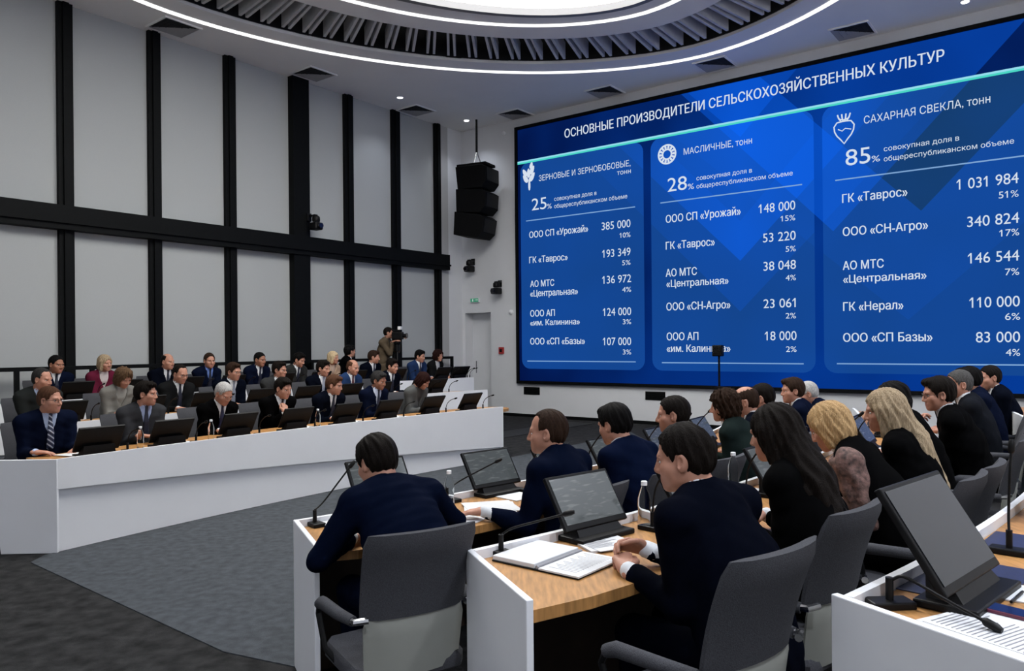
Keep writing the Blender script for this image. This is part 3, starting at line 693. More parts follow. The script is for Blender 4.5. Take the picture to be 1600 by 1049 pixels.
# local: x along the wall, -y out of the wall, z up
def sp(x, y):
    t, z = on_plane(x, y, WP, D2); return t - T0, z
def math_n(nt, op, a, b=None):
    n = nt.nodes.new('ShaderNodeMath'); n.operation = op
    for i, q in enumerate((a, b)):
        if q is None: continue
        if isinstance(q, (int, float)): n.inputs[i].default_value = q
        else: nt.links.new(q, n.inputs[i])
    return n.outputs[0]
SCREEN_E = 1.0
def screen_mat(name, base, amp):
    m = bpy.data.materials.new(name); m.use_nodes = True; nt = m.node_tree; nt.nodes.remove(nt.nodes['Principled BSDF'])
    tc = nt.nodes.new('ShaderNodeTexCoord'); sx = nt.nodes.new('ShaderNodeSeparateXYZ'); nt.links.new(tc.outputs['Object'], sx.inputs[0])
    X, Z = sx.outputs['X'], sx.outputs['Z']
    tot = None
    def vee(px, py, slope, amt, fade):
        x0, z0 = sp(px, py)
        dx = math_n(nt, 'ABSOLUTE', math_n(nt, 'SUBTRACT', X, x0))
        d = math_n(nt, 'SUBTRACT', math_n(nt, 'SUBTRACT', Z, z0), math_n(nt, 'MULTIPLY', dx, slope))
        g = math_n(nt, 'GREATER_THAN', d, 0.0)
        fd = math_n(nt, 'MAXIMUM', math_n(nt, 'SUBTRACT', 1.0, math_n(nt, 'MULTIPLY', dx, fade)), 0.0)
        return math_n(nt, 'MULTIPLY', math_n(nt, 'MULTIPLY', g, fd), amt)
    if amp < 1:
        ter = [vee(1158, 487, 1.0, .16, .22), vee(1158, 408, 1.0, .42, .3), vee(1158, 346, 1.05, -.12, .3), vee(1158, 215, 1.0, .2, .4), vee(1303, 362, 1.05, .34, .12), vee(1440, 330, 1.05, -.32, .1), vee(1420, 500, .9, .08, .1)]
    else:
        x9 = sp(808, 400)[0]; ter = [math_n(nt, 'MULTIPLY', math_n(nt, 'SUBTRACT', X, x9), .03), vee(1158, 215, 1.0, .22, .3), vee(1303, 362, 1.05, .30, .05), vee(1440, 330, 1.05, -.26, .05)]
    for q in ter: tot = q if tot is None else math_n(nt, 'ADD', tot, q)
    nz = nt.nodes.new('ShaderNodeTexNoise'); nz.inputs['Scale'].default_value = .5; nt.links.new(tc.outputs['Object'], nz.inputs['Vector'])
    tot = math_n(nt, 'ADD', tot, math_n(nt, 'MULTIPLY', math_n(nt, 'SUBTRACT', nz.outputs['Fac'], .5), .22))
    tot = math_n(nt, 'MULTIPLY', tot, amp)
    mx = nt.nodes.new('ShaderNodeMix'); mx.data_type = 'RGBA'; mx.clamp_factor = False
    nt.links.new(tot, mx.inputs['Factor']); mx.inputs['A'].default_value = (*base, 1); mx.inputs['B'].default_value = (.004, .13, .90, 1)
    e = nt.nodes.new('ShaderNodeEmission'); nt.links.new(mx.outputs['Result'], e.inputs[0]); e.inputs[1].default_value = SCREEN_E
    nt.links.new(e.outputs[0], nt.nodes['Material Output'].inputs[0]); return m
MS_BG = screen_mat('screen_picture', (.0008, .007, .062), 1.0); MS_PANEL = screen_mat('screen_column', (.007, .062, .29), .9)
MS_TXT = emit('screen_letters', (.78, .88, 1.0), .85); MS_LINE = emit('screen_rule', (.30, .55, .95), .7); MS_GREEN = emit('screen_green_rule', (.08, .75, .62), .9); MS_CYAN = emit('screen_cyan_rule', (.35, .85, 1.0), .85)
FR = .07
fb = MB()
for c_, d_ in (((SW / 2, -.03, SZ1 + FR / 2), (SW + 2 * FR, .1, FR)), ((SW / 2, -.03, SZ0 - FR / 2), (SW + 2 * FR, .1, FR)), ((-FR / 2, -.03, (SZ0 + SZ1) / 2), (FR, .1, SZ1 - SZ0)), ((SW + FR / 2, -.03, (SZ0 + SZ1) / 2), (FR, .1, SZ1 - SZ0))): fb.box(c_, d_)
fb.build('screen_frame', M_FRAME, scr)
MB().box((SW / 2, -.02, (SZ0 + SZ1) / 2), (SW, .04, SZ1 - SZ0)).build('display', MS_BG, scr)
def rrect(x0, z0, x1, z1, r, y0, y1, n=6):
    pts = []
    for cx, cz, a0 in ((x1 - r, z0 + r, -90), (x1 - r, z1 - r, 0), (x0 + r, z1 - r, 90), (x0 + r, z0 + r, 180)):
        for i in range(n + 1): a = math.radians(a0 + 90 * i / n); pts.append((cx + r * math.cos(a), cz + r * math.sin(a)))
    k = len(pts); v = [(p[0], y0, p[1]) for p in pts] + [(p[0], y1, p[1]) for p in pts]
    return MB().add(v, [tuple(range(k)), tuple(range(2 * k - 1, k - 1, -1))] + [(i, k + i, k + (i + 1) % k, (i + 1) % k) for i in range(k)])
pz0 = sp(816, 576)[1]; pz1 = sp(815, 257)[1]
px_ = [(sp(816, 400)[0], sp(1007.8, 400)[0]), (sp(1019.5, 400)[0], sp(1274, 400)[0]), (sp(1287.5, 400)[0], None)]
wP = px_[1][1] - px_[1][0]; px_[2] = (px_[2][0], px_[2][0] + wP)
for a, b in px_: rrect(a, pz0, b, pz1, .22, -.042, -.046).build('column_panel', MS_PANEL, scr)
def bar(a, b, th, m, name, y=-.05):
    (x0, z0), (x1, z1) = sp(*a), sp(*b); z = (z0 + z1) / 2
    MB().box(((x0 + x1) / 2, y, z), (x1 - x0, .004, th)).build(name, m, scr)
gz = sp(812, 248)[1]
for dz, th, m in ((.0, .035, MS_CYAN), (-.035, .035, MS_GREEN)): MB().box((SW / 2, -.05, sp(1600, 101)[1] - .05 + dz + .0), (SW, .004, th)).build('title_rule', m, scr)
def text(s, p0, p1, cap, bold=False, m=None):
    (x0, z0), (x1, z1) = sp(*p0), sp(*p1); z = (z0 + z1) / 2
    zc = sp(p0[0], p0[1] - cap)[1] - z0
    V3, F3 = glyphs(s, bold); co = np.array(V3); xa, xb = co[:, 0].min(), co[:, 0].max()
    out = [(x0 + (q[0] - xa) / (xb - xa) * (x1 - x0), -.052, z + q[1] / CAPH * zc) for q in V3]
    return mesh_obj('screen_text', out, F3, m or MS_TXT, scr)
def contours(s):
    cu = bpy.data.curves.new('text', 'FONT'); cu.body = s; cu.size = 1.0
    o = bpy.data.objects.new('text', cu); C.objects.link(o); bpy.context.view_layer.update()
    c2 = o.to_curve(bpy.context.evaluated_depsgraph_get()); out = []
    for spl in c2.splines:
        pts = []; bp = spl.bezier_points; n = len(bp)
        for i in range(n):
            a, b = bp[i], bp[(i + 1) % n]; p0, p1, p2, p3 = (np.array(q[:2]) for q in (a.co, a.handle_right, b.handle_left, b.co))
            L_ = np.linalg.norm(p3 - p0); d = (p3 - p0) / (L_ + 1e-9); dev = max(abs(np.cross(d, p1 - p0)), abs(np.cross(d, p2 - p0))) if L_ > 1e-6 else 0
            k = 1 if dev < .004 else 5
            for t in np.arange(k) / k: pts.append(tuple((1 - t) ** 3 * p0 + 3 * (1 - t) ** 2 * t * p1 + 3 * (1 - t) * t * t * p2 + t ** 3 * p3))
        q = [p for i, p in enumerate(pts) if math.dist(p, pts[i - 1]) > 1e-5]
        if len(q) > 2: out.append(q)
    o.to_curve_clear(); C.objects.unlink(o); bpy.data.objects.remove(o); return out
def area(p): return .5 * sum(p[i - 1][0] * p[i][1] - p[i][0] * p[i - 1][1] for i in range(len(p)))
def inside(q, p):
    c = False
    for i in range(len(p)):
        (x1, y1), (x2, y2) = p[i - 1], p[i]
        if (y1 > q[1]) != (y2 > q[1]) and q[0] < (x2 - x1) * (q[1] - y1) / (y2 - y1) + x1: c = not c
    return c
def winding_fill(loops):                      # non-zero fill in thin horizontal slabs, for outlines that cross themselves
    A = np.array([l[i - 1] for l in loops for i in range(len(l))]); B = np.array([l[i] for l in loops for i in range(len(l))]); ys = set(np.round(A[:, 1], 6))
    d = B - A; ex = []
    for i in range(len(A)):
        cr_ = d[i, 0] * d[:, 1] - d[i, 1] * d[:, 0]; w_ = A - A[i]; cr2 = np.where(np.abs(cr_) < 1e-12, 1, cr_)
        t = (w_[:, 0] * d[:, 1] - w_[:, 1] * d[:, 0]) / cr2; u = (w_[:, 0] * d[i, 1] - w_[:, 1] * d[i, 0]) / cr2
        ok = (np.abs(cr_) > 1e-12) & (t > 0) & (t < 1) & (u > 0) & (u < 1); ex += [round(float(A[i, 1] + q * d[i, 1]), 6) for q in t[ok]]
    ys = sorted(ys | set(ex)); V2 = []; F2 = []
    for y0, y1 in zip(ys[:-1], ys[1:]):
        if y1 - y0 < 1e-6: continue
        ym = (y0 + y1) / 2; up = (A[:, 1] < ym) & (B[:, 1] > ym); dn = (A[:, 1] > ym) & (B[:, 1] < ym); w = 0; st = None
        es = []
        for i in np.nonzero(up | dn)[0]:
            xa, xb = (A[i, 0] + d[i, 0] * (y - A[i, 1]) / d[i, 1] for y in (y0, y1)); es.append(((xa + xb) / 2, xa, xb, 1 if up[i] else -1))
        for m_, xa, xb, dr_ in sorted(es):
            if w == 0: st = (xa, xb)
            w += dr_
            if w == 0: b = len(V2); V2 += [(st[0], y0), (xa, y0), (xb, y1), (st[1], y1)]; F2.append((b, b + 1, b + 2, b + 3))
    return V2, F2
def glyphs(s, bold):                          # letters as flat polygons, each outline with its own holes
    from mathutils.geometry import tessellate_polygon
    cs = contours(s); big = max(cs, key=lambda p: abs(area(p))); sg = 1 if area(big) > 0 else -1
    isin = lambda p: any(q is not p and area(q) * area(p) < 0 and abs(area(q)) > abs(area(p)) and all(inside(v_, q) for v_ in p) for q in cs)
    holes = [p for p in cs if isin(p)]; outer = [p for p in cs if not isin(p)]
    dig = any(ch.isdigit() for ch in s)
    if dig:
        for p in list(outer):
            xs = [q[0] for q in p]; ys = [q[1] for q in p]
            if len(p) == 4 and max(ys) - min(ys) > .6 and max(xs) - min(xs) < .12:
                h_ = max(ys); x_ = min(xs); outer.append([(x_ + .01, h_), (x_ - .15, h_ - .16), (x_ - .15, h_ - .25), (x_ + .01, h_ - .12)])
    V3 = []; F3 = []
    for p in outer:
        hs = [h for h in holes if inside(h[0], p)]; loops = [[Vector((x, y, 0)) for x, y in p]] + [[Vector((x, y, 0)) for x, y in h] for h in hs]
        flat_ = [q for l in loops for q in l]; tri = tessellate_polygon(loops)
        got = sum(abs(area([(flat_[i].x, flat_[i].y) for i in t])) for t in tri); want = abs(area(p)) - sum(abs(area(h)) for h in hs)
        if abs(got - want) > .004 * abs(want) + 1e-4: pv, pf = winding_fill([p] + hs)
        else: pv, pf = [(q.x, q.y) for q in flat_], [tuple(t) for t in tri]
        for dx in ((-.014, .0, .014) if bold else (0,)):
            b = len(V3); V3 += [(q[0] + dx, q[1], 0) for q in pv]; F3 += [tuple(b + i for i in t) for t in pf]
    return V3, F3
def cap_height():
    cu = bpy.data.curves.new('t', 'FONT'); cu.body = 'Н'; cu.size = 1.0; o = bpy.data.objects.new('t', cu); C.objects.link(o); bpy.context.view_layer.update()
    me = o.evaluated_get(bpy.context.evaluated_depsgraph_get()).to_mesh(); hgt = max(v_.co.y for v_ in me.vertices); C.objects.unlink(o); bpy.data.objects.remove(o); return hgt
CAPH = cap_height()
text('ОСНОВНЫЕ ПРОИЗВОДИТЕЛИ СЕЛЬСКОХОЗЯЙСТВЕННЫХ КУЛЬТУР', (884, 216), (1476.5, 96.5), 13.5, True)
TX = [
 ('ЗЕРНОВЫЕ И ЗЕРНОБОБОВЫЕ,', (844, 282), (987, 262), 9), ('тонн', (966, 274.5), (987.5, 271), 7.5), ('25', (833, 329), (856, 327), 19), ('%', (857, 327), (864, 326), 8),
 ('совокупная доля в', (868, 314.5), (934, 305.5), 6.5), ('общереспубликанском объеме', (868, 325.5), (982, 311), 6.5),
 ('ООО СП «Урожай»', (829, 372), (921, 363), 10, 1), ('385 000', (942, 359.5), (987, 356), 12.5), ('10%', (970, 372), (987, 371), 8),
 ('ГК «Таврос»', (829, 412), (889, 406.5), 10, 1), ('193 349', (943, 403), (987, 399.5), 12.5), ('5%', (974, 415), (987, 414), 8),
 ('АО МТС', (830.5, 449), (868, 447), 10, 1), ('«Центральная»', (830.5, 464), (905, 460), 10, 1), ('136 972', (943, 444), (988, 441), 12.5), ('4%', (974, 457), (988, 456), 8),
 ('ООО АП', (830.5, 495), (869, 494), 10, 1), ('«им. Калинина»', (830.5, 509), (908, 507), 9, 1), ('124 000', (944, 494), (988, 492.5), 12.5), ('3%', (975, 507), (988, 506.6), 8),
 ('ООО «СП «Базы»', (830.5, 538.5), (916, 537.8), 10, 1), ('107 000', (944, 539.8), (988, 539.3), 12.5), ('3%', (975, 554), (988, 554), 8),
 ('МАСЛИЧНЫЕ, тонн', (1070, 242), (1176.5, 226), 10), ('28', (1045, 300), (1075, 297), 22), ('%', (1076.5, 297), (1086, 295.5), 9),
 ('совокупная доля в', (1090, 283), (1176.5, 270), 7), ('общереспубликанском объеме', (1090, 295.5), (1240, 274.5), 7),
 ('ООО СП «Урожай»', (1042, 348), (1159, 337), 12, 1), ('148 000', (1187, 333), (1244, 329), 14.5), ('15%', (1221, 346.5), (1244, 345), 9),
 ('ГК «Таврос»', (1042, 390), (1118.5, 384.5), 12, 1), ('53 220', (1193.6, 378.5), (1244.7, 376), 14.5), ('5%', (1229, 394), (1244.7, 393), 9),
 ('АО МТС', (1042, 432.5), (1090.6, 430.4), 12, 1), ('«Центральная»', (1043, 448.5), (1140, 444.6), 11, 1), ('38 048', (1194.5, 423), (1245, 421), 14.5), ('4%', (1229, 439), (1245, 438), 9),
 ('ООО «СН-Агро»', (1043, 485), (1143, 482.5), 12, 1), ('23 061', (1194.5, 481.5), (1244.7, 480.5), 14.5), ('2%', (1229, 498), (1245, 497.6), 9),
 ('ООО АП', (1043.5, 532), (1093, 531.5), 12, 1), ('«им. Калинина»', (1043.5, 550), (1143, 549.7), 11, 1), ('18 000', (1196.6, 532), (1246, 531.6), 14.5), ('2%', (1229.6, 550), (1246, 550), 9),
 ('САХАРНАЯ СВЕКЛА, тонн', (1351, 194.5), (1548, 161.5), 12), ('85', (1322.5, 259.5), (1361, 255.5), 26), ('%', (1363, 254.5), (1376, 252.5), 10),
 ('совокупная доля в', (1382, 238), (1499.5, 220), 8), ('общереспубликанском объеме', (1382, 253.5), (1585, 225), 8),
 ('ГК «Таврос»', (1317, 317), (1419, 307.5), 13.5, 1), ('1 031 984', (1495.5, 296.4), (1592, 288), 17), ('51%', (1561, 310.5), (1592, 308.5), 11),
 ('ООО «СН-Агро»', (1318, 368), (1451, 360), 13.5, 1), ('340 824', (1512, 354.5), (1593, 350), 17), ('17%', (1562, 370), (1593, 368.5), 11),
 ('АО МТС', (1318, 422), (1382, 419), 13.5, 1), ('«Центральная»', (1318.6, 442), (1448.6, 436.5), 12, 1), ('146 544', (1513, 411.4), (1593, 408.6), 17), ('7%', (1571, 430.5), (1593, 430), 11),
 ('ГК «Нерал»', (1318.6, 486), (1412.6, 483.5), 13.5, 1), ('110 000', (1515.5, 480.8), (1594, 479.6), 17), ('6%', (1571, 500), (1594.5, 500), 11),
 ('ООО «СП Базы»', (1318.6, 534), (1458, 533.5), 13.5, 1), ('83 000', (1525.5, 535), (1594.5, 535), 17), ('4%', (1572, 556), (1594.5, 556), 11)]
for q in TX: text(q[0], q[1], q[2], q[3], len(q) > 4)
for a, b in (((824, 345), (994, 325)), ((1033.6, 318), (1254.5, 289)), ((826, 564), (995, 566)), ((1036, 567), (1257, 568.5))): bar(a, b, .022, MS_LINE, 'column_rule')
for z in (sp(1308, 282.6)[1], sp(1308, 568.4)[1]): MB().box((px_[2][0] + .22 + (wP - .44) / 2, -.05, z), (wP - .44, .004, .022)).build('column_rule', MS_LINE, scr)
# icons: leaf cluster, sunflower ring, beet
def flat(pts, m, name, y=-.052):
    k = len(pts); v = [(p[0], y, p[1]) for p in pts] + [(p[0], y - .003, p[1]) for p in pts]
    return MB().add(v, [tuple(range(k)), tuple(range(2 * k - 1, k - 1, -1))] + [(i, k + i, k + (i + 1) % k, (i + 1) % k) for i in range(k)])
x0, z0 = sp(828, 278); mb = MB()
def leaf(cx, cz, ang, L, W_):
    pts = []
    for i in range(12):
        a = 2 * math.pi * i / 12; px2, pz2 = L / 2 * math.cos(a), W_ / 2 * math.sin(a) * (1 - .3 * math.cos(a)); pts.append((cx + px2 * math.cos(ang) - pz2 * math.sin(ang), cz + px2 * math.sin(ang) + pz2 * math.cos(ang)))
    return flat(pts, None, '')
for cx, cz, an, L, W_ in ((.02, -.16, 90, .3, .06), (-.09, -.02, 125, .22, .11), (.10, .0, 55, .24, .11), (-.11, .12, 120, .2, .1), (.10, .16, 60, .22, .11), (.0, .1, 90, .22, .1), (.08, .27, 75, .16, .09)):
    l_ = leaf(x0 + cx, z0 + cz, math.radians(an), L, W_); mb.add(l_.v, l_.f)
mb.build('grain_icon', MS_TXT, scr)
x0, z0 = sp(1044, 242); mb = MB()
for R_, w_, nn in ((.19, .018, 0), (.10, .016, 0)):
    v = []; f = []
    for i in range(32):
        a = 2 * math.pi * i / 32
        for rr in (R_ - w_, R_ + w_):
            for y in (-.052, -.055): v.append((x0 + rr * math.cos(a), y, z0 + rr * math.sin(a)))
    for i in range(32):
        j = (i + 1) % 32; A = [4 * i + k for k in range(4)]; B = [4 * j + k for k in range(4)]
        f += [(A[1], B[1], B[3], A[3]), (A[0], A[2], B[2], B[0]), (A[0], B[0], B[1], A[1]), (A[2], A[3], B[3], B[2])]
    mb.add(v, f)
for i in range(14):
    a = 2 * math.pi * i / 14; l_ = leaf(x0 + .15 * math.cos(a), z0 + .15 * math.sin(a), a, .075, .045); mb.add(l_.v, l_.f)
mb.build('sunflower_icon', MS_TXT, scr)
x0, z0 = sp(1320, 202); mb = MB()
pr = [(.17, .05), (.16, -.04), (.12, -.12), (.06, -.19), (.0, -.27), (-.06, -.19), (-.12, -.12), (-.16, -.04), (-.17, .05), (-.12, .12), (-.04, .13), (.04, .13), (.12, .12), (.17, .05)]
mb.tube([(x0 + a, -.055, z0 + b) for a, b in pr], .012, 5)
for dx in (-.09, -.03, .03, .09): mb.tube([(x0 + dx * .5, -.055, z0 + .13), (x0 + dx, -.055, z0 + .2), (x0 + dx * 1.2, -.055, z0 + .26)], .013, 5)
mb.tube([(x0 - .09, -.055, z0 + .18), (x0, -.055, z0 + .155), (x0 + .09, -.055, z0 + .18)], .011, 5)
mb.tube([(x0 - .1, -.055, z0 + .0), (x0 - .03, -.055, z0 - .04), (x0 + .02, -.055, z0 + .0), (x0 + .12, -.055, z0 - .03)], .009, 5)
mb.build('beet_icon', MS_TXT, scr)

# ---------------------------------------------------------------- things on the walls
rz2 = math.atan2(D2[1], D2[0])
def wall_thing(name, x, y, label, cat):
    t, z = on_plane(x, y, WP, D2); p = WP + D2 * t
    o = empty(name, (p[0], p[1], z), rz2); tag(o, label, cat); return o     # local -y points into the hall
for i, (x, y) in enumerate(((831, 611), (1024, 619))):
    o = wall_thing('wall_grille', x, y, ['black rectangular wall grille under the left end of the screen', 'black rectangular wall grille under the middle column of the screen'][i], 'grille'); o['group'] = 'wall grilles under the screen'
    MB().box((0, -.006, 0), (.46, .012, .18)).build('grille_frame', M_FRAME, o, bevel=.003)
    g = MB()
    for k in range(8): g.box((0, -.016, -.07 + .02 * k), (.42, .01, .006))
    g.build('slats', M_BPLAST, o)
o = wall_thing('exit_sign', 743.5, 469.5, 'small green exit sign on the wall above the door', 'sign')
MB().box((0, -.03, 0), (.27, .05, .11)).build('sign_box', M_WHITE, o, bevel=.005)
MB().box((0, -.057, 0), (.25, .004, .09)).build('sign_face', emit('sign_green', (.06, .42, .25), .5), o)
g = MB(); g.box((.05, -.061, .005), (.07, .003, .012)); g.box((-.05, -.061, 0), (.03, .003, .06)); g.add([(.085, -.0625, .03), (.085, -.0595, .03), (.085, -.0625, -.02), (.085, -.0595, -.02), (.115, -.0625, .005), (.115, -.0595, .005)], [(0, 2, 4), (1, 5, 3), (0, 4, 5, 1), (2, 3, 5, 4), (0, 1, 3, 2)]); g.build('sign_mark', emit('sign_white', (.8, .9, .85), .6), o)
o = wall_thing('fire_alarm', 784.5, 548, 'small red fire alarm box on the wall right of the door', 'alarm')
MB().box((0, -.025, 0), (.14, .05, .16)).build('housing', mat('alarm_red', (.38, .03, .03), .4), o, bevel=.008); MB().box((0, -.052, 0), (.07, .006, .07)).build('call_point', M_BPLAST, o)
o = wall_thing('wall_sensor', 799, 488, 'small round white sensor on the wall left of the screen', 'sensor')
g = MB().lathe([(.06, 0), (.06, .03), (.035, .05), (.0, .055)], n=16); g.build('dome', M_WHITE, o, True, xf=Matrix.Rotation(math.pi / 2, 4, 'X'))
o = wall_thing('ceiling_sensor', 788, 209, 'tiny white sensor high on the wall above the speaker', 'sensor')
g = MB().lathe([(.05, 0), (.05, .03), (.03, .05), (.0, .052)], n=14); g.build('dome', M_WHITE, o, True, xf=Matrix.Rotation(math.pi / 2, 4, 'X'))
def ptz(o, sy=-1):
    MB().box((0, sy * .02, .1), (.1, .04, .16)).build('bracket', M_BPLAST, o, bevel=.006)
    MB().box((.02, sy * .12, .13), (.08, .2, .03)).build('arm', M_BPLAST, o, bevel=.005)
    MB().lathe([(.07, .0), (.08, .02), (.08, .09), (.06, .115)], (.03, sy * .2, .0), 18).build('camera_base', M_BPLAST, o, True)
    V_ = MB().box((0.03, sy * .2, -.09), (.2, .22, .15)); V_.build('camera_head', M_BPLAST, o, bevel=.03)
    MB().lathe([(.055, 0), (.06, .05), (.05, .07)], n=16).build('lens', M_GLASSBLK, o, True, xf=Matrix.Translation((.03, sy * .3, -.09)) @ Matrix.Rotation(math.pi / 2 * (1 if sy < 0 else -1), 4, 'X'))
ptz(wall_thing('surveillance_camera', 740, 416, 'black wall camera just below the hanging speaker', 'camera'))
ptz(wall_thing('surveillance_camera', 782, 450, 'black wall camera left of the screen, lower right one', 'camera'))
t, z = on_plane(482, 348, CORNER + D2 * .12, D1); p = CORNER + D2 * .12 + D1 * t
o = empty('surveillance_camera', (p[0], p[1], z), math.atan2(D1[1], D1[0])); tag(o, 'black camera mounted on the wide black window post', 'camera'); ptz(o)
# camera arm under the screen
o = wall_thing('camera_pole', 1133, 602, 'thin black pole with small camera standing against the screen bottom', 'camera pole')
MB().box((0.0, -.16, -.03), (.2, .26, .03)).build('foot', M_BPLAST, o, bevel=.005); MB().tube([(-.03, -.22, -.03), (-.03, -.22, .62)], .022).build('pole', M_BPLAST, o, True)
MB().box((-.05, -.22, .68), (.2, .14, .22)).build('camera_head', M_BPLAST, o, bevel=.02)

# hanging loudspeaker array
M_SPK = mat('speaker_black', (.003, .003, .0035), .7, nscale=60, namt=.3, spec=.1)
sp0 = np.array([-.80, 18.25]); zt = EYE + (539.5 - 258) * sp0[1] / FPX
o = empty('line_array_speaker', (sp0[0], sp0[1], zt), math.atan2(-.45, .9)); tag(o, 'black curved loudspeaker stack hanging from the ceiling by a pole', 'speaker')
x_, y_ = 0, 0
MB().tube([(0, 0, .3), (0, 0, ZC - zt)], .028).build('pole', M_BPLAST, o, True)
g = MB(); g.tube([(0, 0, .32), (-.08, .0, .0)], .014); g.tube([(0, 0, .32), (.12, .0, .0)], .014); g.build('strut', M_CHROME, o)
MB().box((-.02, 0, -.03), (.78, .5, .06)).build('top_frame', M_SPK, o, bevel=.01)
cx, cz, ang = .0, -.07, 0.0
for k in range(3):
    R_ = Matrix.Translation((cx, 0, cz)) @ Matrix.Rotation(ang, 4, 'Y')
    Hh = .56
    prof = [(-.40, 0), (.30, 0), (.42, -.06), (.42, -.40), (.30, -Hh + .02), (-.34, -Hh + .02)]
    v = [(a, -.33, b) for a, b in prof] + [(a, .33, b) for a, b in prof]; nP = len(prof)
    cb = MB().add(v, [tuple(range(nP)), tuple(range(2 * nP - 1, nP - 1, -1))] + [(i, nP + i, nP + (i + 1) % nP, (i + 1) % nP) for i in range(nP)]).build('cabinet', M_SPK, o, bevel=.012, xf=R_)
    MB().box((.425, 0, -.23), (.02, .58, .30)).build('grille', M_BPLAST, cb, xf=R_)
    q_ = R_ @ Vector((0.0, 0, -Hh)); cx, cz = q_.x + .005, q_.z; ang += math.radians(5)
# ---------------------------------------------------------------- benches
def strip(curve, offs, z0, z1, name, m, parent, bevel=0.0):
    # solid between two offsets of a curve: offs = (near(s), far(s))
    a = [curve(s, offs[0]) for s in curve.ss]; b = [curve(s, offs[1]) for s in curve.ss]
    n = len(a); v = [(*p, z0) for p in a] + [(*p, z0) for p in b] + [(*p, z1) for p in a] + [(*p, z1) for p in b]; f = []
    for i in range(n - 1):
        f += [(i, i + 1, n + i + 1, n + i), (2 * n + i, 3 * n + i, 3 * n + i + 1, 2 * n + i + 1), (i, 2 * n + i, 2 * n + i + 1, i + 1), (n + i, n + i + 1, 3 * n + i + 1, 3 * n + i)]
    f += [(0, n, 3 * n, 2 * n), (n - 1, 3 * n - 1, 4 * n - 1, 2 * n - 1)]
    return MB().add(v, f).build(name, m, parent, bevel=bevel)
class Curve:
    def __init__(s, fn, ss): s.fn = fn; s.ss = ss
    def __call__(s, t, off): return s.fn(t, off)
def end_panel(name, a, b, z0, z1, m, parent, th=.03, taper=0.0):
    d = unit(b - a); s = np.array([-d[1], d[0]]) * th / 2; bb = b - d * taper
    v = []
    for p, q, sg in ((a, bb, 1), (a, bb, -1)):
        v += [(*(p + s * sg), z0), (*(q + s * sg), z0)]
    v += [(*(a + s), z1), (*(b + s), z1), (*(a - s), z1), (*(b - s), z1)]
    # 0 a+ lo,1 b+ lo,2 a- lo,3 b- lo,4 a+ hi,5 b+ hi,6 a- hi,7 b- hi
    return MB().add(v, [(0, 1, 3, 2), (4, 6, 7, 5), (0, 4, 5, 1), (2, 3, 7, 6), (0, 2, 6, 4), (1, 5, 7, 3)]).build(name, m, parent, bevel=.004)

LED = 'front'
def left_bench(k, off, t0, t1, label):
    z = TZ[k]; o = empty('conference_desk', (0, 0, 0)); tag(o, label, 'desk', 'left hand conference desks')
    ss = np.linspace(t0, t1, 22); cv = Curve(lambda t, f: LP(t, off + f), ss)
    # upper fascia with a falling lower edge, and the recessed lower face
    def zc(t): return z + .53 - .056 * max(0, min(t, 6.2))
    def rc(t): return .045
    def rb(t): return .03
    n = len(ss); v = []; f = []
    for t in ss:
        a = LP(t, off); b = LP(t, off + .03); v += [(*a, z + .78), (*b, z + .78), (*b, zc(t)), (*a, zc(t))]
    for i in range(n - 1): f += [tuple(4 * i + q for q in (j, (j + 1) % 4)) + tuple(4 * (i + 1) + q for q in ((j + 1) % 4, j)) for j in range(4)]
    f += [(0, 1, 2, 3), tuple(4 * (n - 1) + q for q in (3, 2, 1, 0))]
    MB().add(v, f).build('upper_fascia', M_WHITE, o, bevel=0)
    v = []; f = []
    for t in ss:
        a = LP(t, off + rc(t)); b = LP(t, off + rc(t) + .03); a2 = LP(t, off + rb(t)); b2 = LP(t, off + rb(t) + .03); v += [(*a, zc(t) + .03), (*b, zc(t) + .03), (*b2, z), (*a2, z)]
    for i in range(n - 1): f += [tuple(4 * i + q for q in (j, (j + 1) % 4)) + tuple(4 * (i + 1) + q for q in ((j + 1) % 4, j)) for j in range(4)]
    f += [(0, 1, 2, 3), tuple(4 * (n - 1) + q for q in (3, 2, 1, 0))]
    MB().add(v, f).build('lower_fascia', M_WHITE, o)
    strip(cv, (.03, .64), z + .70, z + .74, 'worktop', M_WOOD, o)
    return o
b1 = left_bench(0, 0.0, 0.0, 6.2, 'long white curved front desk facing the arena, left side')
pa = LP(0, 0); end_panel('end_panel', pa, pa + np.array([-.56, -.02]), 0, .78, M_WHITE, b1, taper=.10)
# rounded far end of the front worktop
pe = LP(6.2, .32); dd = unit(LP(6.2, .3) - LP(6.0, .3)); g = MB(); pts = []
for i in range(13): a = -math.pi / 2 + math.pi * i / 12; pts.append(tuple(pe + dd * .34 * math.cos(a) + NA * .31 * math.sin(a)))
g.prism(pts, .70, .74); g.build('worktop_end', M_WOOD, b1)
g = MB()
pts2 = [tuple(pe + dd * .33 * math.cos(a) + NA * .30 * math.sin(a)) for a in np.linspace(-math.pi / 2, math.pi / 2, 13)]
left_bench(1, 1.75, -.9, 7.75, 'white curved second row desk behind the front desk, left side')
left_bench(2, 3.5, -.9, 9.3, 'white curved rear desk nearest the windows, left side')

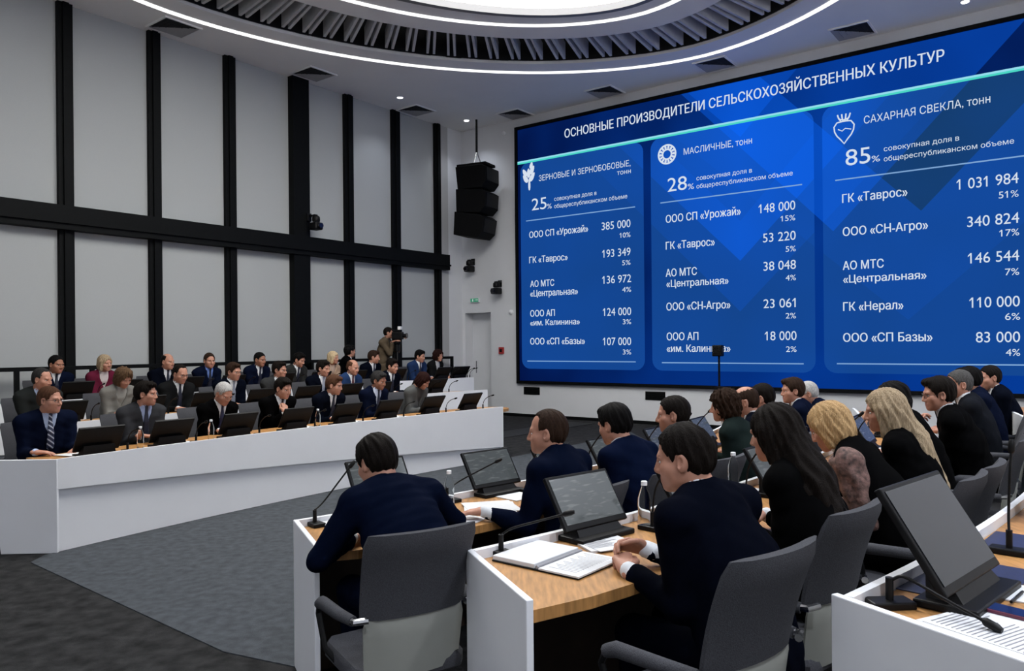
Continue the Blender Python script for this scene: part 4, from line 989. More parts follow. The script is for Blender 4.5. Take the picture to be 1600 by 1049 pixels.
RA = {'A': (12.5, 0.0, -51.0, -20), 'B': (13.9, .1, -50.45, -18), 'C': (15.3, .2, -49.4, -19)}
EP = {'A': (at(462, 812, .78), at(495, 853, .78)), 'B': (at(733, 858, .88), at(828, 938, .88)), 'C': (at(1303, 927, .98), at(1600, 1030, .98))}
RL = {'A': 'white and oak curved desk nearest the arena on the right', 'B': 'white and oak curved middle desk with the open folder on it', 'C': 'white and oak desk in the lower right corner of the photo'}
for k, (r, z, a0, a1) in RA.items():
    o = empty('conference_desk', (0, 0, 0)); tag(o, RL[k], 'desk', 'right hand conference desks')
    cv = Curve(lambda t, f, r=r: RP(r + f, t), np.linspace(a0, a1, 40))
    strip(cv, (0, .028), z, z + .78, 'front_panel', M_WHITE, o)
    cv2 = Curve(lambda t, f, r=r: RP(r + f, t), np.linspace(a0 + .12, a1, 40))
    strip(cv2, (.03, .64), z + .70, z + .742, 'worktop', M_WOOD, o)
    strip(cv2, (.10, .13), z, z + .70, 'modesty_panel', M_DARKWOOD, o)
    a, b = EP[k]
    # worktop fillet between the last radial line and the slanted end panel
    w_ = [RP(r + .03, a0 + .12), RP(r + .64, a0 + .12), b - (b - a) * .01, a + (b - a) * .03]
    if k == 'C': b = a + (b - a) * 1.18
    MB().prism([tuple(p) for p in w_], z + .70, z + .742).build('worktop_end', M_WOOD, o)
    end_panel('end_panel', a, b, z, z + .78, M_WHITE, o, th=.026)

# ---------------------------------------------------------------- chairs
M_FAB = mat('grey_fabric', (.052, .053, .06), .95, nscale=260, namt=.25, bump=.3, bscale=300, spec=.1)
M_SHELL = mat('pale_shell', (.26, .265, .24), .5, nscale=6, namt=.04)
def slab(prof, w0, w1, th, curve, nx=8, rnd_=.06):
    # padded back: prof = [(y, z)] bottom to top, widths w0 -> w1, thickness th, sideways curve
    rings = []; n = len(prof)
    for i, (y, z) in enumerate(prof):
        u = i / (n - 1); w_ = (w0 + (w1 - w0) * u) / 2
        if u > .93: w_ -= .012
        ring = []
        for sgn in (1, -1):
            for j in range(nx + 1):
                x = -w_ + 2 * w_ * (j / nx if sgn == 1 else 1 - j / nx); e = abs(x) / w_
                t = th / 2 * math.sqrt(max(.05, 1 - e ** 6)) * (1 if i < n - 1 else .55)
                ring.append((x, y + curve * e * e + sgn * -t, z))
        rings.append(ring)
    return MB().loft(rings)
def make_chair():
    o = empty('office_chair', (0, 0, 0))
    MB().loft([[(x * s, y * s2 + .02, z) for x, y in ((-.2, -.23), (0, -.24), (.2, -.23), (.235, -.18), (.235, .16), (.2, .22), (0, .235), (-.2, .22), (-.235, .16), (-.235, -.18))] for s, s2, z in ((.94, .94, .39), (1, 1, .405), (1, 1, .445), (.95, .95, .462))]).build('seat', M_FAB, o, True)
    prof = [(-.225 - .055 * u - .05 * u * u, .66 + .34 * u) for u in np.linspace(0, 1, 9)]
    slab(prof, .44, .47, .062, .035).build('back_cushion', M_FAB, o, True)
    prof = [(-.205 - .03 * u - .006, .42 + .245 * u) for u in np.linspace(0, 1, 7)]
    slab(prof, .40, .43, .03, .033).build('back_shell', M_SHELL, o, True)
    for s in (-1, 1):
        a = MB().tube([(s * .25, -.20, .665), (s * .272, -.1, .668), (s * .278, .08, .664), (s * .275, .125, .645)], [.02, .024, .026, .022], 10).build('armrest', M_FAB, o, True)
        MB().tube([(s * .275, .125, .648), (s * .272, .15, .60), (s * .262, .10, .47), (s * .21, .06, .395)], .012, 8).build('arm_support', M_BPLAST, a, True)
        MB().tube([(s * .205, -.245, .672), (s * .252, -.225, .668), (s * .256, -.19, .666)], .013, 8).build('bracket', M_CHROME, a, True)
    g = MB(); g.tube([(-.19, -.19, .41), (-.17, -.12, .36), (0, -.02, .345), (.17, -.12, .36), (.19, -.19, .41)], .011, 8); g.box((0, 0, .36), (.2, .26, .035)); g.build('frame', M_CHROME, o)
    MB().lathe([(.03, .1), (.03, .24), (.02, .24), (.02, .36)], n=14).build('gas_column', M_CHROME, o, True)
    for k in range(4):
        a = math.pi / 4 + k * math.pi / 2; MB().tube([(0, 0, .10), (.15 * math.cos(a), .15 * math.sin(a), .085), (.31 * math.cos(a), .31 * math.sin(a), .04)], [.024, .02, .015], 8).build('base_arm', M_CHROME, o, True)
        MB().tube([(.31 * math.cos(a), .31 * math.sin(a), .0), (.31 * math.cos(a), .31 * math.sin(a), .04)], .018, 8).build('glide', M_BPLAST, o, True)
    return o
CH0 = [None]
def chair(p, z, rz, label):
    if CH0[0] is None:
        o = make_chair(); CH0[0] = o; o.location = (p[0], p[1], z); o.rotation_euler = (0, 0, rz); tag(o, label, 'chair', 'grey office chairs'); return o
    o = copy_thing(CH0[0], (p[0], p[1], z), rz, label); o['category'] = 'chair'; return o

# ---------------------------------------------------------------- desk equipment
def display_mat():
    m = bpy.data.materials.new('monitor_display'); m.use_nodes = True; nt = m.node_tree; b = nt.nodes['Principled BSDF']
    b.inputs['Base Color'].default_value = (.01, .011, .012, 1); b.inputs['Roughness'].default_value = .12
    tc = nt.nodes.new('ShaderNodeTexCoord'); mp = nt.nodes.new('ShaderNodeMapping'); mp.inputs['Scale'].default_value = (9, 1, 60); nt.links.new(tc.outputs['Object'], mp.inputs[0])
    v = nt.nodes.new('ShaderNodeTexNoise'); v.inputs['Scale'].default_value = 1.4; v.inputs['Detail'].default_value = 1; nt.links.new(mp.outputs[0], v.inputs['Vector'])
    r = nt.nodes.new('ShaderNodeValToRGB'); e = r.color_ramp.elements; e[0].position = .56; e[1].position = .7; e[0].color = (.058, .067, .071, 1); e[1].color = (.12, .13, .135, 1)
    nt.links.new(v.outputs['Fac'], r.inputs['Fac']); nt.links.new(r.outputs['Color'], b.inputs['Emission Color']); b.inputs['Emission Strength'].default_value = 1.0
    return m
M_DISP = display_mat(); M_DISPOFF = mat('dark_display', (.012, .014, .018), .1, spec=.6)
def make_monitor(disp=M_DISP, W_=.40, H_=.255, tilt=32, cat='monitor'):
    # local +y is towards the person, display tilted back
    o = empty('desk_monitor', (0, 0, 0)); a = math.radians(tilt); R = Matrix.Rotation(a, 4, 'X')
    X = Matrix.Translation((0, 0.03, .055)) @ R
    MB().box((0, 0.01, .012), (W_ * .86, .17, .024)).build('base', M_BPLAST, o, bevel=.006)
    MB().add([(-W_ * .36, -.05, .02), (W_ * .36, -.05, .02), (W_ * .36, .05, .02), (-W_ * .36, .05, .02), (-W_ * .33, -.055, .10), (W_ * .33, -.055, .10), (W_ * .33, .018, .06), (-W_ * .33, .018, .06)], [(0, 3, 2, 1), (4, 5, 6, 7), (0, 1, 5, 4), (1, 2, 6, 5), (2, 3, 7, 6), (3, 0, 4, 7)]).build('stand', M_BPLAST, o)
    MB().box((0, -.011, H_ / 2), (W_, .022, H_)).build('housing', M_BPLAST, o, bevel=.005, xf=X)
    MB().box((0, .0012, H_ / 2 + .006), (W_ - .03, .003, H_ - .042)).build('display', disp, o, xf=X)
    return o
MON = {}
def monitor(p, z, rz, label, kind='on'):
    if kind not in MON:
        o = make_monitor(M_DISP if kind == 'on' else M_DISPOFF); MON[kind] = o; o.location = (p[0], p[1], z); o.rotation_euler = (0, 0, rz); tag(o, label, 'monitor', 'tilting desk monitors'); return o
    o = copy_thing(MON[kind], (p[0], p[1], z), rz, label); o['category'] = 'monitor'; return o
def make_mic(path, label, p, z, rz):
    o = empty('gooseneck_microphone', (p[0], p[1], z), rz); tag(o, label, 'microphone', 'gooseneck microphones')
    MB().box((0, 0, .011), (.07, .125, .022)).build('base', M_BPLAST, o, bevel=.005)
    MB().tube([(0, 0, .02), (0, 0, .085)], .011, 10).build('socket', M_BPLAST, o, True)
    pts = [Vector(q) for q in path]; sm = []
    for i in range(len(pts) - 1):
        p0, p1, p2, p3 = pts[max(i - 1, 0)], pts[i], pts[i + 1], pts[min(i + 2, len(pts) - 1)]
        for t in np.linspace(0, 1, 7)[:-1]: sm.append(.5 * ((2 * p1) + (p2 - p0) * t + (2 * p0 - 5 * p1 + 4 * p2 - p3) * t * t + (3 * p1 - p0 - 3 * p2 + p3) * t ** 3))
    sm.append(pts[-1]); MB().tube(sm, .0048, 7).build('gooseneck', M_BPLAST, o, True)
    d = (pts[-1] - pts[-2]).normalized(); e = pts[-1]; MB().tube([e - d * .008, e, e + d * .03, e + d * .042], [.006, .0115, .0115, .007], 10).build('capsule', M_BPLAST, o, True)
    return o
MIC = {}
def mic(p, z, rz, label, low=False):
    if low not in MIC:
        MIC[low] = make_mic([(0, 0, .085), (0, -.03, .15), (0, -.10, .20), (0, -.17, .22)] if low else [(0, 0, .085), (0, .02, .2), (0, .09, .30), (0, .14, .35)], label, p, z, rz); return MIC[low]
    o = copy_thing(MIC[low], (p[0], p[1], z), rz, label); o['category'] = 'microphone'; return o
M_PET = mat('clear_plastic', (.92, .95, .96), .06, trans=1.0, ior=1.15, spec=.5); M_CAP = mat('white_cap', (.75, .77, .8), .4)
BOT = [None]
def bottle(p, z, label):
    if BOT[0] is None:
        o = empty('water_bottle', (p[0], p[1], z)); tag(o, label, 'bottle', 'clear water bottles'); BOT[0] = o
        MB().lathe([(.026, 0), (.031, .006), (.031, .05), (.0285, .06), (.031, .07), (.0285, .085), (.031, .1), (.031, .135), (.02, .175), (.0125, .19), (.0125, .2)], n=18).build('body', M_PET, o, True)
        MB().lathe([(.0145, .198), (.0145, .216), (.012, .218)], n=14).build('cap', M_CAP, o, True); return o
    o = copy_thing(BOT[0], (p[0], p[1], z), rnd.random() * 6, label); o['category'] = 'bottle'; return o
def paper(p, z, rz, label, w_=.21, l_=.297, th=.004, lines=True, name='paper_stack', cat='paper', fan=0):
    o = empty(name, (p[0], p[1], z), rz); tag(o, label, cat)
    g = MB().box((0, 0, th / 2), (w_, l_, th))
    if fan: g.box((.012, -.01, th + .001), (w_, l_, .002), rz=fan)
    g.build('sheets', M_PAPER, o)
    if lines:
        g = MB(); r = random.Random(int(1000 * (p[0] + p[1])))
        for i in range(18):
            y = l_ * (.42 - i * .047); x1 = w_ * (r.uniform(.05, .4)); g.box(((-w_ * .4 + x1) / 2, y, th + .0032 if fan else th + .0004), (w_ * .4 + x1, .0035, .0004), rz=fan)
        g.build('print', M_INK, o)
    return o
# ---------------------------------------------------------------- who sits where
def solve_t(px, off, y=600):
    lo_, hi_ = -2.0, 12.0
    for _ in range(40):
        m_ = (lo_ + hi_) / 2; p = LP(m_, off); x = PPX + p[0] / p[1] * FPX * cr + 0
        if x < px: lo_ = m_
        else: hi_ = m_
    return (lo_ + hi_) / 2
RZL = math.atan2(-D2[0], D2[1])
NAVY, DKNAVY, BLACK, CHAR, GREY = (.003, .005, .015), (.002, .003, .007), (.0016, .0016, .0018), (.008, .0085, .009), (.04, .042, .047)
WHT, LBL, BLU = (.62, .64, .67), (.36, .44, .62), (.12, .2, .5)
def striped():
    m = bpy.data.materials.new('striped_silk'); m.use_nodes = True; nt = m.node_tree; b = nt.nodes['Principled BSDF']; b.inputs['Roughness'].default_value = .5
    tc = nt.nodes.new('ShaderNodeTexCoord'); mp = nt.nodes.new('ShaderNodeMapping'); mp.inputs['Rotation'].default_value = (0, .7, 0); nt.links.new(tc.outputs['Object'], mp.inputs[0])
    wv = nt.nodes.new('ShaderNodeTexWave'); wv.bands_direction = 'Z'; wv.inputs['Scale'].default_value = 9; nt.links.new(mp.outputs[0], wv.inputs['Vector'])
    r = nt.nodes.new('ShaderNodeValToRGB'); e = r.color_ramp.elements; e[0].position = .72; e[1].position = .8; e[0].color = (.012, .018, .05, 1); e[1].color = (.4, .42, .5, 1)
    nt.links.new(wv.outputs['Fac'], r.inputs['Fac']); nt.links.new(r.outputs['Color'], b.inputs['Base Color']); return m
STRIPE = striped()
def L(row, px, label, who, **k):
    off = (.86, 2.62, 4.36)[row]; t = solve_t(px, off); p = LP(t, off) + NA * k.pop('back', .12); z = TZ[row]
    kk = dict(lean=9, shirt=WHT, jacket=DKNAVY); kk.update(k)
    b = person((p[0], p[1], z), RZL + math.radians(kk.pop('turn', 0)), label, **kk)
    chair(LP(t, off + .16), z, RZL, 'grey office chair under the ' + who)
    return t
tL = [[], [], []]
CL = dict(hands=((-.05, .44, .775), (.06, .46, .78)), hdir=((.85, .4, -.1), (-.8, .5, -.05)))
# front row
F = [(72, 'man in glasses and striped tie sitting at the near end of front desk', 'man in striped tie at the near desk end', dict(hair='crop', hcol='red', glasses=True, jacket=NAVY, shirt=LBL, tie=STRIPE, head=(28, 2, 0), near=True, fat=1.12, hands=((-.10, .46, .775), (.12, .44, .775)))),
 (222, 'man in charcoal suit and navy tie with raised hand, front row left', 'man in charcoal suit, front row left', dict(hair='short', hcol='dark', jacket=(.03, .031, .035), shirt=(.28, .34, .52), head=(38, 2, 0), hands=((-.02, .45, .80), (.10, .47, .82)), near=True, curl=.6)),
 (338, 'white-haired man in black suit looking down at front desk', 'white-haired man in black suit', dict(hair='crop', hcol='white', jacket=BLACK, head=(5, 28, 0), tie=(.012, .015, .05), lean=13, near=True, seat=.44)),
 (430, 'dark-haired man in black suit with hand on his chin, front row', 'man with hand on his chin', dict(hair='short', hcol='dark', jacket=BLACK, head=(10, 14, 0), lean=16, hands=((-.04, .44, .775), (.03, .34, 1.00)), hdir=((.85, .4, -.1), (-.2, -.35, .9)), hnor=((0, 0, 1), (.2, .9, .3)), curl=.9)),
 (510, 'red-haired man in navy suit leaning forward, arms folded on front desk', 'red-haired man in navy suit, front row', dict(hair='short', hcol='red', jacket=DKNAVY, head=(25, 10, 0), lean=16)),
 (585, 'grey-haired man in navy suit with clasped hands, front row far end', 'grey-haired man with clasped hands, front row', dict(hair='short', hcol='darkgrey', jacket=NAVY, head=(12, 14, 0), skin='tan', shirt=(.45, .5, .62))),
 (648, 'woman with dark red bob in grey jacket looking down, front row end', 'woman with dark red bob', dict(hair='bob', hcol='darkred', fem=True, tie=None, kind='tweed', jacket=(.075, .078, .078), blouse=(.05, .05, .05), head=(20, 34, 0), lean=14))]
S2 = [(60, 'bearded grey-haired man in dark suit, second row left edge', 'grey-haired man, second row left edge', dict(hair='recede', hcol='darkgrey', jacket=(.016, .018, .018), shirt=LBL, head=(30, 8, 0), tie=None)),
 (184, 'brown-haired woman in grey tweed jacket writing in second row', 'woman in grey tweed jacket', dict(hair='puff', hcol='lightbrown', fem=True, tie=None, kind='tweed', jacket=(.17, .165, .15), blouse=(.3, .3, .28), head=(8, 24, 0), lean=13)),
 (276, 'man in glasses and dark suit behind white-haired man, second row', 'man in glasses behind the white-haired man', dict(hair='recede', hcol='dark', jacket=CHAR, glasses=True, head=(8, 14, 0))),
 (360, 'man in glasses and patterned tie, second row behind hand-on-chin man', 'man in glasses and patterned tie', dict(hair='short', hcol='brown', jacket=DKNAVY, glasses=True, tie=(.2, .22, .28), head=(14, 6, 0))),
 (432, 'dark-haired man in glasses and charcoal suit, second row middle', 'man in glasses and charcoal suit, second row', dict(hair='short', hcol='dark', jacket=(.028, .029, .03), glasses=True, head=(20, 4, 0))),
 (500, 'dark-haired man in navy suit sitting right behind red-haired man', 'dark-haired man behind the red-haired man', dict(hair='short', hcol='dark', jacket=DKNAVY, head=(15, 8, 0), tie=(.25, .28, .36))),
 (546, 'balding man in bright navy suit and white shirt, second row', 'balding man in bright navy suit', dict(hair='bald', hcol='red', jacket=(.016, .035, .095), head=(12, 10, 0), tie=(.08, .02, .025))),
 (608, 'dark-haired man with white shirt front, second row right end', 'dark-haired man, second row right end', dict(hair='short', hcol='dark', jacket=DKNAVY, head=(8, 10, 0)))]
S3 = [(84, 'tanned dark-haired man in navy suit, rear row left edge', 'tanned man, rear row left edge', dict(hair='crop', hcol='black', skin='tan', jacket=NAVY, head=(15, 6, 0), fat=1.1)),
 (160, 'blonde woman in burgundy jacket in the rear row', 'woman in burgundy jacket', dict(hair='bob', hcol='ash', fem=True, tie=None, jacket=(.10, .012, .03), blouse=(.55, .5, .5), head=(12, 4, 0))),
 (258, 'balding man in dark suit sitting behind man in glasses, rear row', 'balding man in dark suit, rear row', dict(hair='bald', hcol='dark', jacket=DKNAVY, head=(15, 4, 0), fat=1.08)),
 (324, 'brown-haired man in navy suit and blue shirt, rear row middle', 'man in navy suit and blue shirt, rear row', dict(hair='crop', hcol='brown', jacket=NAVY, shirt=BLU, head=(-10, 4, 0))),
 (402, 'short-haired man in navy suit beside the wide window post', 'short-haired man left of the window post', dict(hair='crop', hcol='black', jacket=NAVY, head=(10, 8, 0), skin='tan')),
 (460, 'dark-haired man in charcoal suit reading under the wide window post', 'man in charcoal suit under the window post', dict(hair='short', hcol='black', jacket=(.022, .023, .023), head=(18, 18, 0), lean=13)),
 (517, 'pale blonde woman in beige top, rear row', 'pale blonde woman in beige', dict(hair='bob', hcol='pale', fem=True, tie=None, jacket=(.38, .27, .19), blouse=(.4, .3, .24), head=(20, 2, 0))),
 (580, 'brown-haired man in navy suit turned aside before the cameraman', 'man in navy suit before the cameraman', dict(hair='short', hcol='brown', jacket=DKNAVY, head=(35, 6, 0))),
 (652, 'dark-haired man in blue suit, rear row near the corner', 'man in blue suit near the corner', dict(hair='short', hcol='black', jacket=(.014, .03, .085), head=(12, 10, 0))),
 (681, 'short-haired woman in dark jacket at the far end of rear row', 'woman at the far end of the rear row', dict(hair='wavy', hcol='darkred', fem=True, tie=None, jacket=CHAR, blouse=(.4, .4, .42), head=(5, 6, 0)))]
whoL = [[], [], []]
for r_, lst in enumerate((F, S2, S3)):
    for px, lab, who, kw in lst:
        k = dict(CL); k.update(kw); tL[r_].append(L(r_, px, lab, who, **k)); whoL[r_].append(who)
# the dark-haired woman turned away and the cameraman stand by the windows
p = LP(solve_t(532, 4.95), 4.95); person((p[0], p[1], TZ[3]), RZL + math.radians(60), 'dark-haired person in black turned away behind the blonde woman', hair='short', hcol='black', jacket=BLACK, tie=None, head=(20, -4, 0), seat=.46)
chair(p, TZ[3], RZL + math.radians(60), 'grey office chair under the person turned away by windows')
p = LP(solve_t(598, 5.25), 5.25)
person((p[0], p[1], TZ[3] - .0), RZL + math.radians(25), 'cameraman in brown jacket standing behind the rear row', hair='crop', hcol='dark', jacket=(.10, .075, .05), tie=None, blouse=(.05, .04, .03), stand=True, head=(12, 4, 0), lean=4, hands=((-.14, .40, 1.50), (.14, .36, 1.44)), hdir=((.1, .9, .3), (-.1, .9, .3)), size=.95)
q = LP(solve_t(598, 5.25) + .10, 4.94)
o = empty('video_camera', (q[0], q[1], TZ[3]), RZL + math.radians(25)); tag(o, 'black video camera on tripod in front of the cameraman', 'camera')
for k in range(3):
    a = k * 2.094 + .5; MB().tube([(0, 0, 1.25), (.36 * math.cos(a), .36 * math.sin(a), .0)], .018, 8).build('tripod_leg', M_BPLAST, o, True)
MB().lathe([(.06, 1.22), (.06, 1.36), (.09, 1.38), (.09, 1.42)], n=14).build('tripod_head', M_BPLAST, o, True)
MB().box((0, .02, 1.54), (.12, .24, .16)).build('camera_body', M_BPLAST, o, bevel=.02)
MB().lathe([(.04, 0), (.045, .06), (.055, .09), (.05, .1)], n=16).build('lens', M_GLASSBLK, o, True, xf=Matrix.Translation((0, .13, 1.54)) @ Matrix.Rotation(-math.pi / 2, 4, 'X'))
MB().box((.0, -.02, 1.65), (.03, .18, .03)).build('handle', M_BPLAST, o, bevel=.01); MB().box((-.02, .06, 1.70), (.1, .07, .07)).build('lamp', mat('lamp_white', (.8, .8, .8), .4), o, bevel=.01)

# right-hand rows
def solve_a(px, r):
    lo_, hi_ = -54.0, -8.0
    for _ in range(40):
        m_ = (lo_ + hi_) / 2; p = RP(r, m_)
        if PPX + p[0] / p[1] * FPX < px: lo_ = m_
        else: hi_ = m_
    return (lo_ + hi_) / 2
aR = {'A': [], 'B': []}
def R(row, px, dr, label, who, **k):
    r, z = RA[row][0], RA[row][1]; hf = k.pop('hf', .17); a = px if px < 0 else solve_a(px, r + .97 + dr - hf); p = RP(r + .97 + dr, a); rz = math.atan2(math.cos(math.radians(a)), -math.sin(math.radians(a)))
    kk = dict(lean=12, shirt=WHT, jacket=NAVY); kk.update(k); ca = kk.pop('ca', 0); cd = kk.pop('cd', .0); co = kk.pop('co', -.9)
    b = person((p[0], p[1], z), rz + math.radians(kk.pop('turn', 0)), label, **kk)
    c_ = RP(r + .97 + cd + max(0, dr), a + co); chair(c_, z, rz + math.radians(ca), 'grey office chair under the ' + who); aR[row].append((a, who)); return p
HA = dict(hands=((-.08, .46, .775), (.08, .46, .775)))
SUIT1 = (.0016, .0034, .012)
R('A', 597, .0, 'man in navy suit seen from behind bending over papers, nearest the camera left', 'bent man at the left desk end', near=True, hair='short', hcol='dark', jacket=SUIT1, lean=23, curve=13, head=(8, 22, 0), fat=1.14, hands=((-.04, .47, .775), (.12, .50, .775)), hf=.31, ca=-8, co=-.9, cd=.14, pole=(V(-.4, -.45, -.4), V(.8, -.3, -.5)))
R('A', 870, -.02, 'man in navy suit in left profile with arm stretched to papers', 'man in profile with stretched arm', near=True, hair='recede', hcol='brown', jacket=SUIT1, lean=15, head=(24, 2, 0), twist=10, fat=1.14, hands=((-.42, .46, .785), (.05, .45, .775)), hdir=((-.5, .8, -.1), (-.75, .6, -.1)))
R('A', 978, .0, 'black-haired man in blue suit seen from behind past stretched arm man', 'black-haired man in blue suit', near=True, hair='short', hcol='black', jacket=(.002, .0045, .017), lean=16, head=(0, 12, 0), fat=1.12)
R('A', 1060, .0, 'dark-haired man looking left beyond the blue suit man', 'dark-haired man beyond the blue suit', hair='crop', hcol='dark', jacket=DKNAVY, head=(26, 4, 0))
R('A', 1140, .0, 'woman with curly brown hair in dark green jacket', 'curly-haired woman', hair='wavy', hcol='brown', fem=True, tie=None, jacket=(.010, .016, .015), head=(22, 6, 0))
R('A', 1174, .0, 'bald man in navy suit beside the curly-haired woman', 'bald man beside the curly woman', hair='bald', hcol='brown', jacket=DKNAVY, head=(15, 12, 0))
R('A', 1200, .0, 'dark-haired man in blue suit right behind the bald man', 'dark-haired man behind the bald man', hair='crop', hcol='dark', jacket=NAVY, head=(5, 14, 0))
R('A', -27.4, .05, 'brown-haired man with white collar looking left under the screen', 'brown-haired man under the screen', hair='short', hcol='brown', jacket=NAVY, head=(28, 2, 0))
R('A', -24.6, .28, 'grey-haired man leaning forward at the far end under screen', 'grey-haired man under the screen', hair='crop', hcol='white', jacket=NAVY, head=(10, 20, 0), lean=25)
R('B', 1104, .0, 'large man in dark navy suit with clasped hands at the open folder', 'large man at the open folder', near=True, hair='crown', hcol='dark', jacket=(.0012, .0018, .005), lean=17, head=(24, 8, 0), fat=1.16, hands=((-.13, .47, .80), (-.09, .50, .83)), hdir=((.55, .75, .35), (-.8, .45, .25)), hnor=((-.3, -.2, 1), (.3, .6, .7)), curl=.8, ca=-2, cd=-.02, co=-1.15, seat=.44)
R('B', 1236, -.05, 'woman with very long dark hair and black jacket', 'woman with very long dark hair', near=True, hair='longdark', hcol='dark', fem=True, tie=None, jacket=BLACK, lean=15, head=(0, 10, 0), size=1.05, co=-1.2, cd=-.12)
R('B', 1352, -.06, 'blonde woman bending forward with lace sleeve', 'blonde woman with lace sleeve', near=True, hair='bob', hcol='blond', fem=True, tie=None, jacket=BLACK, lean=24, head=(6, 26, 0), sleeve=mat('lace_sleeve', (.11, .06, .05), .8, nscale=38, namt=.8, bump=.4, bscale=60), size=1.04)
R('B', 1396, -.04, 'woman with long straight fair hair over black jacket', 'woman with long fair hair', near=True, hair='longfair', hcol='ash', fem=True, tie=None, jacket=BLACK, lean=12, head=(20, 8, 0))
R('B', -35.9, -.2, 'dark-haired woman half hidden behind the long fair hair', 'dark-haired woman behind the fair hair', hair='bob', hcol='black', fem=True, tie=None, jacket=BLACK, lean=16, head=(10, 14, 0))
R('B', -33.5, .0, 'man in black suit and glasses holding his hand to his mouth', 'man with hand to his mouth', near=True, hair='short', hcol='dark', jacket=BLACK, glasses=True, head=(22, 6, 0), lean=15, hands=((-.08, .36, 1.03), (.08, .46, .775)), hdir=((.1, -.1, 1), (-.75, .6, -.1)), hnor=((0, 1, .1), (0, 0, 1)), curl=.9)
R('B', -28.4, .08, 'grey-haired man in black suit with white collar looking left', 'grey-haired man with white collar', near=True, hair='crop', hcol='grey', jacket=(.008, .009, .012), head=(24, 4, 0))
R('B', -25.0, .22, 'dark-haired man in navy suit behind the grey-haired man', 'dark-haired man behind the grey hair', hair='short', hcol='black', jacket=NAVY, head=(0, 6, 0))
R('B', -22.7, .48, 'dark-haired man in navy suit farthest right below the screen', 'man farthest right below the screen', hair='crop', hcol='dark', jacket=DKNAVY, head=(22, 6, 0))

# ---------------------------------------------------------------- monitors, microphones, bottles, papers
row_n = ('front', 'second', 'rear')
for r_ in range(3):
    off = (0, 1.75, 3.5)[r_]; z = TZ[r_] + .74
    ts = list(tL[r_]); ws = ['the ' + q for q in whoL[r_]]
    if r_ == 0: ts += [ts[-1] + .0, ]; ts = [.43, 1.15, 1.92, 2.69, 3.44, 4.14, 4.93, 5.68]; ws = ws[:7] + ['the empty last seat of the front row']
    if r_ == 1: ts += [6.75]; ws += ['the empty last seat of the second row']
    if r_ == 2: ts += [9.0]; ws += ['the empty last seat of the rear row']
    for i, (t, who) in enumerate(zip(ts, ws)):
        if r_ == 0 and i == 6: who = 'the woman with dark red bob'
        if r_ == 2 and i == 7: pass
        p = LP(t, off + .2); monitor(p, z, RZL + math.pi, 'x') if False else None
        m_ = monitor(p, z, RZL + math.pi, 'black monitor back before ' + who, 'off')
        q = LP(t + .27, off + .16); mic(q, z, RZL + math.pi, 'thin black microphone before ' + who, True)
bl = [(0, .86, .22, 'water bottle left of the man in charcoal suit, front desk'), (0, 1.62, .2, 'water bottle before the white-haired man, front desk'), (0, 3.08, .25, 'water bottle before the hand-on-chin man, front desk'), (1, 2.0, .3, 'water bottle before the man in glasses, second row'), (1, 3.4, .3, 'water bottle before the man in patterned tie, second row'), (2, 7.5, .25, 'water bottle near the far end of the rear desk')]
for r_, t, f_, lab in bl: bottle(LP(t, (0, 1.75, 3.5)[r_] + f_), TZ[r_] + .74, lab)
pl = [(0, .34, .37, .15, 'white papers under the hands of man in striped tie'), (0, 2.95, .4, .1, 'white papers before the hand-on-chin man'), (0, 3.75, .35, .2, 'white papers before the red-haired man'), (0, 4.5, .35, .0, 'small white papers before the man with clasped hands'), (0, 1.3, .4, .2, 'white papers before man in charcoal suit'), (1, 1.6, .42, 0, 'white papers before the woman in tweed jacket'), (1, 2.6, .4, .1, 'white papers right of man in glasses, second row'), (1, 3.5, .4, .1, 'white papers before man in patterned tie'), (1, 4.3, .38, .1, 'white papers between two men in second row middle'), (1, 5.5, .36, .1, 'white papers before the balding man in bright navy')]
for r_, t, f_, a, lab in pl: paper(LP(t, (0, 1.75, 3.5)[r_] + f_), TZ[r_] + .742, RZL + a, lab, th=.006, lines=False, fan=.15)

def RZ(a): return math.atan2(math.cos(math.radians(a)), -math.sin(math.radians(a)))
zA, zB, zC_ = .742, .842, .942
for row, r, zz in (('A', 12.5, zA), ('B', 13.9, zB)):
    for i, (a, who) in enumerate(aR[row]):
        if i == 0 or (row == 'A' and i == 1): continue
        monitor(RP(r + .24, a + .3), zz, RZ(a) + math.pi, 'black tilted monitor in front of the ' + who)
        mic(RP(r + .2, a - 1.0), zz, RZ(a) + math.pi, 'thin microphone by the monitor of the ' + who)
for px, py, zz, a, who in ((600, 790, zA, -49.9, 'tilted monitor half hidden by the bent man'), (775, 771, zA, -46.6, 'tilted lit monitor left of the profile man, arena desk'), (928, 838, zB, -48.3, 'tilted lit monitor beside the clasped hands, middle desk')):
    p = at(px, py, zz); monitor(p, zz, RZ(a) + math.pi, who)
# near desk details
def radial(a): return np.array([math.cos(math.radians(a)), math.sin(math.radians(a))])
def desk_px(x, y, z): return at(x, y, z)
def local_path(o_xy, rz, z, pts):            # world points -> local of a thing
    M = (Matrix.Translation((o_xy[0], o_xy[1], z)) @ Matrix.Rotation(rz, 4, 'Z')).inverted(); return [tuple(M @ Vector(p)) for p in pts]
def near_mic(base_px, z, pts_px, label, rz):
    # pts_px: (x, y, depth) of the gooseneck from socket to tip
    p = at(*base_px, z); P = []
    for x, y, d in pts_px:
        r = ray(x, y); P.append((r[0] * d, d, EYE + r[2] * d))
    loc = local_path(p, rz, z, P)
    make_mic([(0, 0, .085)] + loc, label, p, z, rz)
pm = at(492, 822, zA); near_mic((492, 822), zA, [(505, 785, pm[1] + .05), (528, 755, pm[1] + .12), (547, 730, pm[1] + .17)], 'straight gooseneck microphone at the left end of arena desk', RZ(-50.5))
